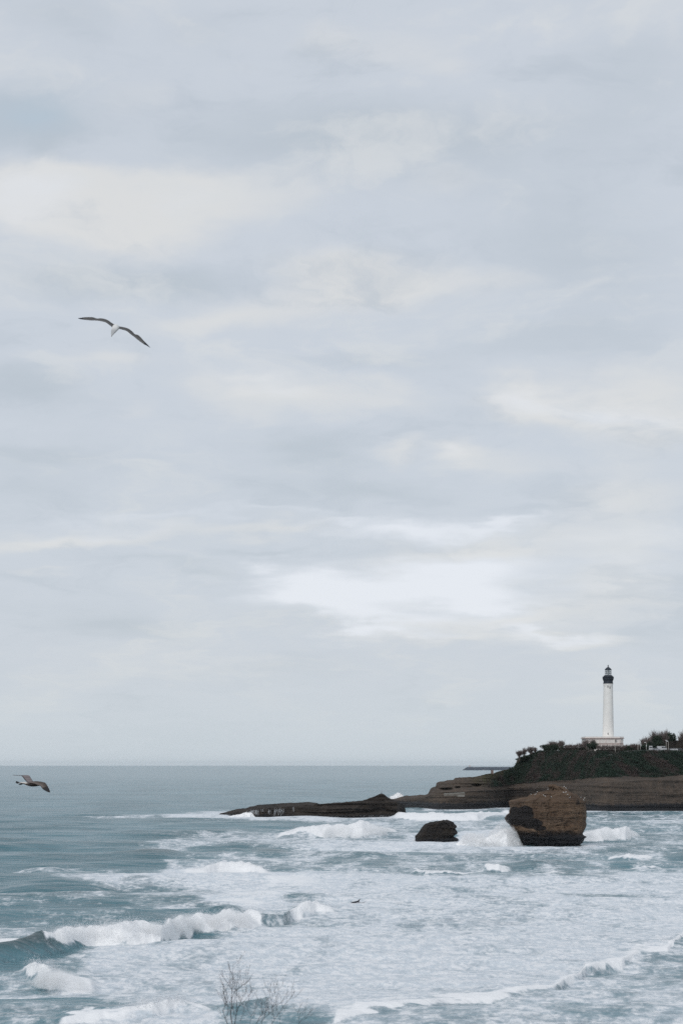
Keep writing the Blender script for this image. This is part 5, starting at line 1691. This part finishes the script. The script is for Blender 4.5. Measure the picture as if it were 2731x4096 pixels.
def plume(poly_uv, D, n, depth, seed):
    """drops filling an upright burst of water whose outline is given; thins out upwards"""
    r = np.random.default_rng(seed)
    p = np.array(poly_uv, float)
    lo, hi = p.min(0), p.max(0)
    out_ = np.zeros((0, 2))
    while len(out_) < n:
        c_ = r.uniform(lo, hi, (n * 2, 2))
        ins = np.zeros(len(c_), bool)
        for i in range(len(p)):
            (x0, y0), (x1, y1) = p[i - 1], p[i]
            if y0 == y1: continue
            cc = (c_[:, 1] >= min(y0, y1)) & (c_[:, 1] < max(y0, y1))
            ins ^= cc & (c_[:, 0] < x0 + (c_[:, 1] - y0) * (x1 - x0) / (y1 - y0))
        nz_ = fbm(c_[:, 0] / 12, c_[:, 1] / 9, 0, seed, 4)
        keep = ins & (r.uniform(-.7, .5, len(c_)) < nz_ + .75 * (c_[:, 1] - lo[1]) / (hi[1] - lo[1]) - .25)
        out_ = np.vstack([out_, c_[keep]])
    out_ = out_[:n] + r.normal(0, 1.6, (n, 2))
    Y = D + r.normal(0, depth, n)
    return np.stack([wx(out_[:, 0], Y), Y, np.maximum(wz(out_[:, 1], D), -.1)], -1)


c5 = lambda L: [(1600 + .5102 * a, 3100 + .5102 * b_) for a, b_ in L]


m_froth = plain('white_froth', (.90, .905, .91), 1.0, .04, .8)


def burst(name, tops, D, half, seed):
    """the dense white body of a burst: tops = (u, v of its top) along the water"""
    uu = np.arange(tops[0][0], tops[-1][0], .8)
    tv = np.interp(uu, [a for a, _ in tops], [b_ for _, b_ in tops])
    zt_ = wz(tv, D) * .93
    th = np.linspace(0, math.pi, 46)
    x0 = wx(uu, D)
    Zb = np.maximum(zt_, .1)[None, :] * np.sin(th)[:, None] ** .8
    Yb_ = D - half * np.cos(th)[:, None] * (.5 + .5 * np.clip(zt_ / zt_.max(), 0, 1))[None, :]
    Xb = x0[None, :] + 0 * Zb
    n = fbm(Xb / 1.5, Yb_ / 1.5, Zb / 1.5, seed, 5) + .6 * np.abs(fbm(Xb / .6, Yb_ / .6, Zb / .6, seed + 2, 3))
    Yb_ = Yb_ - 1.3 * n * np.sin(th)[:, None] ** .3
    Zb = Zb * (1 + .22 * n) - .3
    loc = Vector((float(x0.mean()), D, 0))
    o = mesh_obj(name, np.stack([Xb - loc.x, Yb_ - D, Zb], -1).reshape(-1, 3), grid_faces(*Xb.shape), m_froth, smooth=True, loc=loc)
    tag(o, kind='stuff')
    return o


burst('spray', [(1600 + .5102 * a, 3100 + .5102 * b_) for a, b_ in ((430, 535), (480, 500), (560, 484), (660, 482), (720, 464), (770, 440), (800, 410), (825, 402), (850, 430), (885, 462), (920, 510), (960, 548))], 619, 4.0, 3)
burst('spray', [(915, 3263), (940, 3257), (965, 3252), (985, 3246), (1002, 3247), (1015, 3256), (1024, 3266)], float(np.interp(985, ru, Rb)) - 3.0, 2.5, 8)
burst('spray', [(1546, 3206), (1560, 3186), (1580, 3174), (1600, 3170), (1612, 3180), (1624, 3206)], 1250, 5.0, 4)
drops = [plume(c5([(470, 530), (480, 470), (560, 458), (660, 456), (720, 425), (775, 395), (795, 340), (815, 345), (835, 385), (865, 420), (905, 480), (950, 548), (700, 560)]), 618, 3500, 3.0, 2),
         plume([(1550, 3200), (1556, 3186), (1570, 3176), (1585, 3168), (1602, 3166), (1612, 3176), (1612, 3186), (1580, 3200)], 1250, 3000, 3.0, 3)]
dr = np.concatenate(drops)
droplets('spray', dr, .05, 5, m_spray)
# spray torn off the breaking crests
cr_i = np.argwhere((crash > .5) & (Q > 215) & (UU.shape[0] > 0) & (U > -150) & (U < 2880))
wts = (hgt[cr_i[:, 0], cr_i[:, 1]] > .9) * 1.0 * (Yw[cr_i[:, 0], cr_i[:, 1]] / 300.0)
pk = rng.choice(len(cr_i), 80000, p=wts / wts.sum())
ii, jj = cr_i[pk, 0], cr_i[pk, 1]
cen = np.stack([Xw[ii, jj], Yw[ii, jj], hgt[ii, jj]], -1)
cen += rng.normal(size=cen.shape) * (.5, .5, .05)
cen[:, 2] += rng.exponential(.22, len(cen)) + .03
droplets('spray', cen, .026, 6, m_spray)
# mist: soft torn spray hanging over the whitest crests and against the big rock
def mist(name, line, tops, wid, dens_, nscale, seed):
    """closed hull over a crest; line = (x, y) of the crest on the water, tops = height there, wid = half depth"""
    L = np.array(line, float)
    s_ = np.r_[0, np.cumsum(np.linalg.norm(np.diff(L, axis=0), axis=1))]
    t = np.linspace(0, s_[-1], 120)
    xs, ysm, zs_m = np.interp(t, s_, L[:, 0]), np.interp(t, s_, L[:, 1]), np.interp(t, s_, tops)
    zs_m = zs_m * (1 + .22 * fbm(t / 3.5, 0 * t, 0, seed, 4))
    endf = np.clip(np.minimum(t, s_[-1] - t) / 2.0, .04, 1) ** .5
    a = np.linspace(0, 2 * math.pi, 22, endpoint=False)
    X_ = xs[:, None] + 0 * a[None, :]
    Y_ = ysm[:, None] + wid * np.cos(a)[None, :] * endf[:, None]
    Z_ = -.2 + (zs_m * endf)[:, None] * np.clip(np.sin(a), -.05, 1)[None, :] ** 1.0
    loc = Vector((float(xs.mean()), float(ysm.mean()), 0))
    nv = len(t) * 22
    fl = [tuple(f) for f in grid_faces(len(t), 22, True)] + [tuple(range(21, -1, -1)), tuple(nv - 22 + j for j in range(22))]
    m_ = bpy.data.materials.new('mist_' + str(nscale).replace('.', '_')); m_.use_nodes = True
    g = NT(m_.node_tree); g.n.clear()
    p_ = g.node('ShaderNodeNewGeometry').outputs['Position']
    pv = g.node('ShaderNodeVolumePrincipled')
    pv.inputs['Color'].default_value = C4(.99, .99, .99)
    n_ = g.noise(p_, nscale, 4, .65, .3)
    zz = g.sep(p_)[2]
    zf_ = g.step(zz, float(zs_m.max()), float(zs_m.max()) * .25)
    g.put(pv.inputs['Density'], g.m('MULTIPLY', g.m('MULTIPLY', g.step(n_, .40, .68), zf_), dens_))
    ou = g.node('ShaderNodeOutputMaterial'); g.l.new(pv.outputs[0], ou.inputs['Volume'])
    m_.cycles.volume_step_rate = .05
    o = mesh_obj(name, np.stack([X_ - loc.x, Y_ - loc.y, Z_], -1).reshape(-1, 3), fl, m_, loc=loc)
    tag(o, kind='stuff')
    return o


def on_water(L):
    o_ = []
    for u, v in L:
        y = H * F / (v - HZ)
        o_.append((wx(u, y), y))
    return o_


mist('mist', on_water(pts_a([(215, 600), (330, 585), (440, 565), (600, 562), (740, 550), (800, 520), (900, 495), (1050, 482), (1180, 465)])), [3.6, 3.3, 2.9, 3.2, 3.5, 3.0, 2.9, 3.1, 1.6], 3.6, 1.5, .55, 4)
ym = 618.0
mist('mist', [(wx(1600 + .5102 * a, ym), ym) for a in (440, 500, 580, 680, 740, 790, 830, 880, 930, 965)], [wz(3100 + .5102 * b_, ym) for b_ in (500, 462, 452, 448, 410, 352, 340, 388, 455, 520)], 4.5, .8, .28, 6)
mist('mist', on_water(pts_a([(140, 720), (200, 725), (300, 735), (420, 738)])), [1.2, 2.2, 2.0, .8], 3.5, 1.5, .5, 14)
mist('mist', on_water([(2318, 3366), (2400, 3366), (2500, 3360), (2552, 3345)]), [3.2, 4.2, 4.4, 1.2], 8, .6, .16, 9)
mist('mist', on_water([(1285, 3344), (1340, 3344), (1450, 3342), (1520, 3340), (1580, 3332)]), [2.6, 3.6, 4.4, 3.4, 1.2], 10, .5, .12, 12)
# cascades: thin sheets running down the front of the reef
q = MB()
r = random.Random(5)
runs = []
for (c0_, c1_, n, v0, v1) in ((984, 1000, 26, 3243, 3268), (998, 1030, 46, 3237, 3262), (1026, 1036, 10, 3238, 3268), (1074, 1086, 9, 3233, 3266), (1097, 1112, 16, 3232, 3268), (1117, 1136, 22, 3231, 3268), (1170, 1180, 7, 3228, 3250),
                              (1044, 1068, 6, 3235, 3252), (1300, 1420, 22, 3262, 3270), (1440, 1585, 26, 3260, 3271), (884, 940, 14, 3256, 3264)):
    for _ in range(n):
        st0 = r.uniform(v0, v0 + (v1 - v0) * .3)
        runs.append((r.uniform(c0_, c1_), st0, st0 + (v1 - st0) * r.uniform(.35, 1.0), r.uniform(.15, .6)))
for (u, vt__, vb__, wpx) in runs:
    pts, rad = [], []
    drift = r.uniform(-.1, .25)
    for v in np.linspace(vt__, vb__, 6):
        uq = u - (v - vt__) * drift + r.uniform(-.3, .3)
        j = int(np.clip((uq - 876) / 1.5, 0, len(ru) - 1))
        z = wz(v, Rb[j])
        colz, coly = Z2[4:60, j], Y2[4:60, j]
        kk_ = int(np.argmin(np.abs(colz - z)))
        pts.append((wx(uq, coly[kk_] - .25), coly[kk_] - .25, max(z, -.2)))
        rad.append(wpx / F * Rb[j] / 2 * r.uniform(.6, 1.2))
    rad[0] *= .3; rad[-1] *= .5
    q.tube(pts, rad, 4)
o = q.obj('cascade', m_spray)
tag(o, kind='stuff')

# ------------------------------------------------------------------ foreground: bank and bare shrubs
gy_ = np.linspace(-6, 70, 60)
gx_ = np.linspace(-60, 60, 80)
GX, GY = np.meshgrid(gx_, gy_)
GZ = np.interp(GY, [-6, 2, 6, 14, 22, 40, 70], [21.3, 21.2, 20.6, 18.7, 15.5, 6, -2]) + .25 * fbm(GX / 3, GY / 3, 0, 2, 4)
m, g, bs = new_mat('grassy_bank')
pos = g.node('ShaderNodeNewGeometry').outputs['Position']
g.put(bs.inputs['Base Color'], g.mix(g.step(g.noise(pos, 1.2, 5, .6), .35, .65), C4(.05, .065, .03), C4(.10, .08, .05)))
bs.inputs['Roughness'].default_value = .95
bank = mesh_obj('ground', np.stack([GX, GY, GZ], -1).reshape(-1, 3), grid_faces(*GX.shape), m, smooth=True)
tag(bank, kind='structure')
m_stem = plain('dark_bare_stems', (.060, .052, .056), .8, .2, 6)


def shrub(name, stems, root_u, D, label, seed, thin=.72):
    r = random.Random(seed)
    q8 = crop_pt(D, 800, 3780, .3189)
    q, tw = MB(), MB()
    root = Vector((wx(root_u, D), D, float(np.interp(D, gy_, np.interp(gy_, [-6, 2, 6, 14, 22, 40, 70], [21.3, 21.2, 20.6, 18.7, 15.5, 6, -2])))))
    for (pts, r0, r1, ground_) in stems:
        dy = r.uniform(-.45, .45)
        P3 = [q8(a, b_, dy * (1 - .5 * i / len(pts)) + r.uniform(-.03, .03)) for i, (a, b_) in enumerate(pts)]
        if ground_:
            p0 = P3[0]
            P3 = [root + Vector((r.uniform(-.12, .12), r.uniform(-.15, .15), -.05)), root.lerp(p0, .5) + Vector((r.uniform(-.06, .06), 0, 0))] + P3
        n = len(P3)
        rad = [r0 * 1.6 if (ground_ and i == 0) else r0 + (r1 - r0) * (i / (n - 1)) ** .7 for i in range(n)]
        rad = [x_ * thin for x_ in rad]
        q.tube(P3, rad, 6)
        # side twigs
        for i in range(max(1, 2 if ground_ else 0), n - 1):
            for _ in range(2):
                t = r.random()
                p = P3[i].lerp(P3[i + 1], t)
                d = (P3[i + 1] - P3[i]).normalized()
                sd_ = r.choice([-1, 1])
                nd = (d * .8 + Vector((sd_ * r.uniform(.35, .9), r.uniform(-.5, .5), r.uniform(0, .5)))).normalized()
                ln = r.uniform(.05, .14)
                p1 = p + nd * ln * .5 + Vector((0, 0, .008))
                p2 = p + nd * ln + Vector((sd_ * -.01, 0, .03))
                tw.tube([p, p1, p2], [.0009, .0007, .0004], 4)
                for _ in range(2):
                    tw.tube([p1, p1 + (nd * .5 + Vector((r.uniform(-.6, .6), r.uniform(-.4, .4), .7))).normalized() * ln * .5], [.0006, .0004], 3)
                if r.random() < .5:
                    tw.lathe([(.0005, 0), (.0022, .004), (.0005, .009)], 5)
                    for k in range(-10, 0): tw.v[k] = tuple(Vector(tw.v[k]) + p2) if False else tw.v[k]
                    m_ = 15
                    for k in range(len(tw.v) - m_, len(tw.v)): tw.v[k] = tuple(Vector(tw.v[k]) + p2)
    t = empty(name, root)
    for mb_, nm in ((q, 'stems'), (tw, 'twigs')):
        mb_.v = [tuple(Vector(v) - root) for v in mb_.v]
        mb_.obj(nm, m_stem, t)
    tag(t, label, 'shrub')
    return t


shrub('bare_shrub', [([(405, 1000), (385, 880), (398, 700), (400, 560), (415, 430), (415, 340), (411, 250)], .0072, .0008, True),
                     ([(435, 1000), (460, 850), (458, 650), (465, 500), (469, 430)], .0064, .0012, True),
                     ([(350, 1000), (315, 910), (285, 820), (330, 740), (350, 660), (330, 560), (290, 500)], .0048, .0010, True),
                     ([(320, 920), (360, 830), (350, 750), (320, 650), (335, 600)], .0028, .0009, False), ([(460, 850), (500, 740), (530, 660), (550, 590)], .0030, .0010, False),
                     ([(470, 790), (560, 700), (620, 620), (655, 565)], .0030, .0009, False), ([(395, 690), (440, 570), (500, 535), (570, 480), (610, 440)], .0030, .0010, False),
                     ([(388, 860), (365, 770), (380, 700)], .0028, .0009, False), ([(400, 800), (430, 720), (440, 600), (450, 540)], .0024, .0008, False),
                     ([(330, 760), (290, 680), (250, 600)], .002, .0007, False), ([(400, 560), (360, 500), (320, 430)], .0022, .0008, False), ([(500, 960), (540, 870), (560, 780), (590, 700)], .0026, .0008, False)],
      940, 15.0, 'tall thin bare shrub with upright twigs in front of the foam at the bottom', 3)
shrub('bare_shrub', [([(700, 1000), (740, 920), (780, 850), (830, 820), (890, 790)], .0055, .0011, True), ([(890, 1000), (960, 900), (1040, 780), (1120, 680), (1175, 618)], .0062, .0008, True),
                     ([(770, 950), (840, 890), (900, 840), (975, 750), (1055, 700)], .0038, .0010, True), ([(930, 930), (905, 830), (895, 690), (870, 590), (850, 540)], .0032, .0009, False),
                     ([(895, 690), (920, 640), (945, 590)], .0022, .0008, False), ([(780, 850), (765, 780), (780, 720)], .0024, .0008, False), ([(1005, 1000), (1000, 900), (995, 860)], .003, .001, True),
                     ([(620, 1000), (640, 900), (660, 850)], .0028, .0009, True), ([(770, 1000), (790, 880), (800, 800)], .0028, .0009, True), ([(1120, 680), (1180, 660), (1220, 640)], .0018, .0007, False),
                     ([(900, 780), (960, 640), (990, 560)], .0022, .0008, False)],
      1070, 15.6, 'wide bare shrub with slanting branches at the bottom edge, right of the upright one', 4, .55)
shrub('bare_shrub', [([(1245, 1000), (1232, 900), (1225, 840)], .0042, .0010, True), ([(1240, 975), (1285, 930), (1330, 900)], .0026, .0008, False), ([(1240, 990), (1270, 950), (1350, 915)], .002, .0007, False)],
      1196, 15.3, 'small bare twig rising at the bottom edge, rightmost of the shrubs', 6, .55)

# ------------------------------------------------------------------ sea air
HAZE = True
if HAZE:
    hb = MB()
    hb.box(-40000, 40000, -500, 92000, -30, 130)
    m_hz = bpy.data.materials.new('sea_haze'); m_hz.use_nodes = True
    g = NT(m_hz.node_tree); g.n.clear()
    pv = g.node('ShaderNodeVolumePrincipled')
    pv.inputs['Color'].default_value = C4(.96, .98, 1.0)
    pv.inputs['Density'].default_value = 0.000009
    pv.inputs['Anisotropy'].default_value = 0.2
    ou = g.node('ShaderNodeOutputMaterial'); g.l.new(pv.outputs[0], ou.inputs['Volume'])
    hz = hb.obj('haze', m_hz)
    tag(hz, kind='stuff')
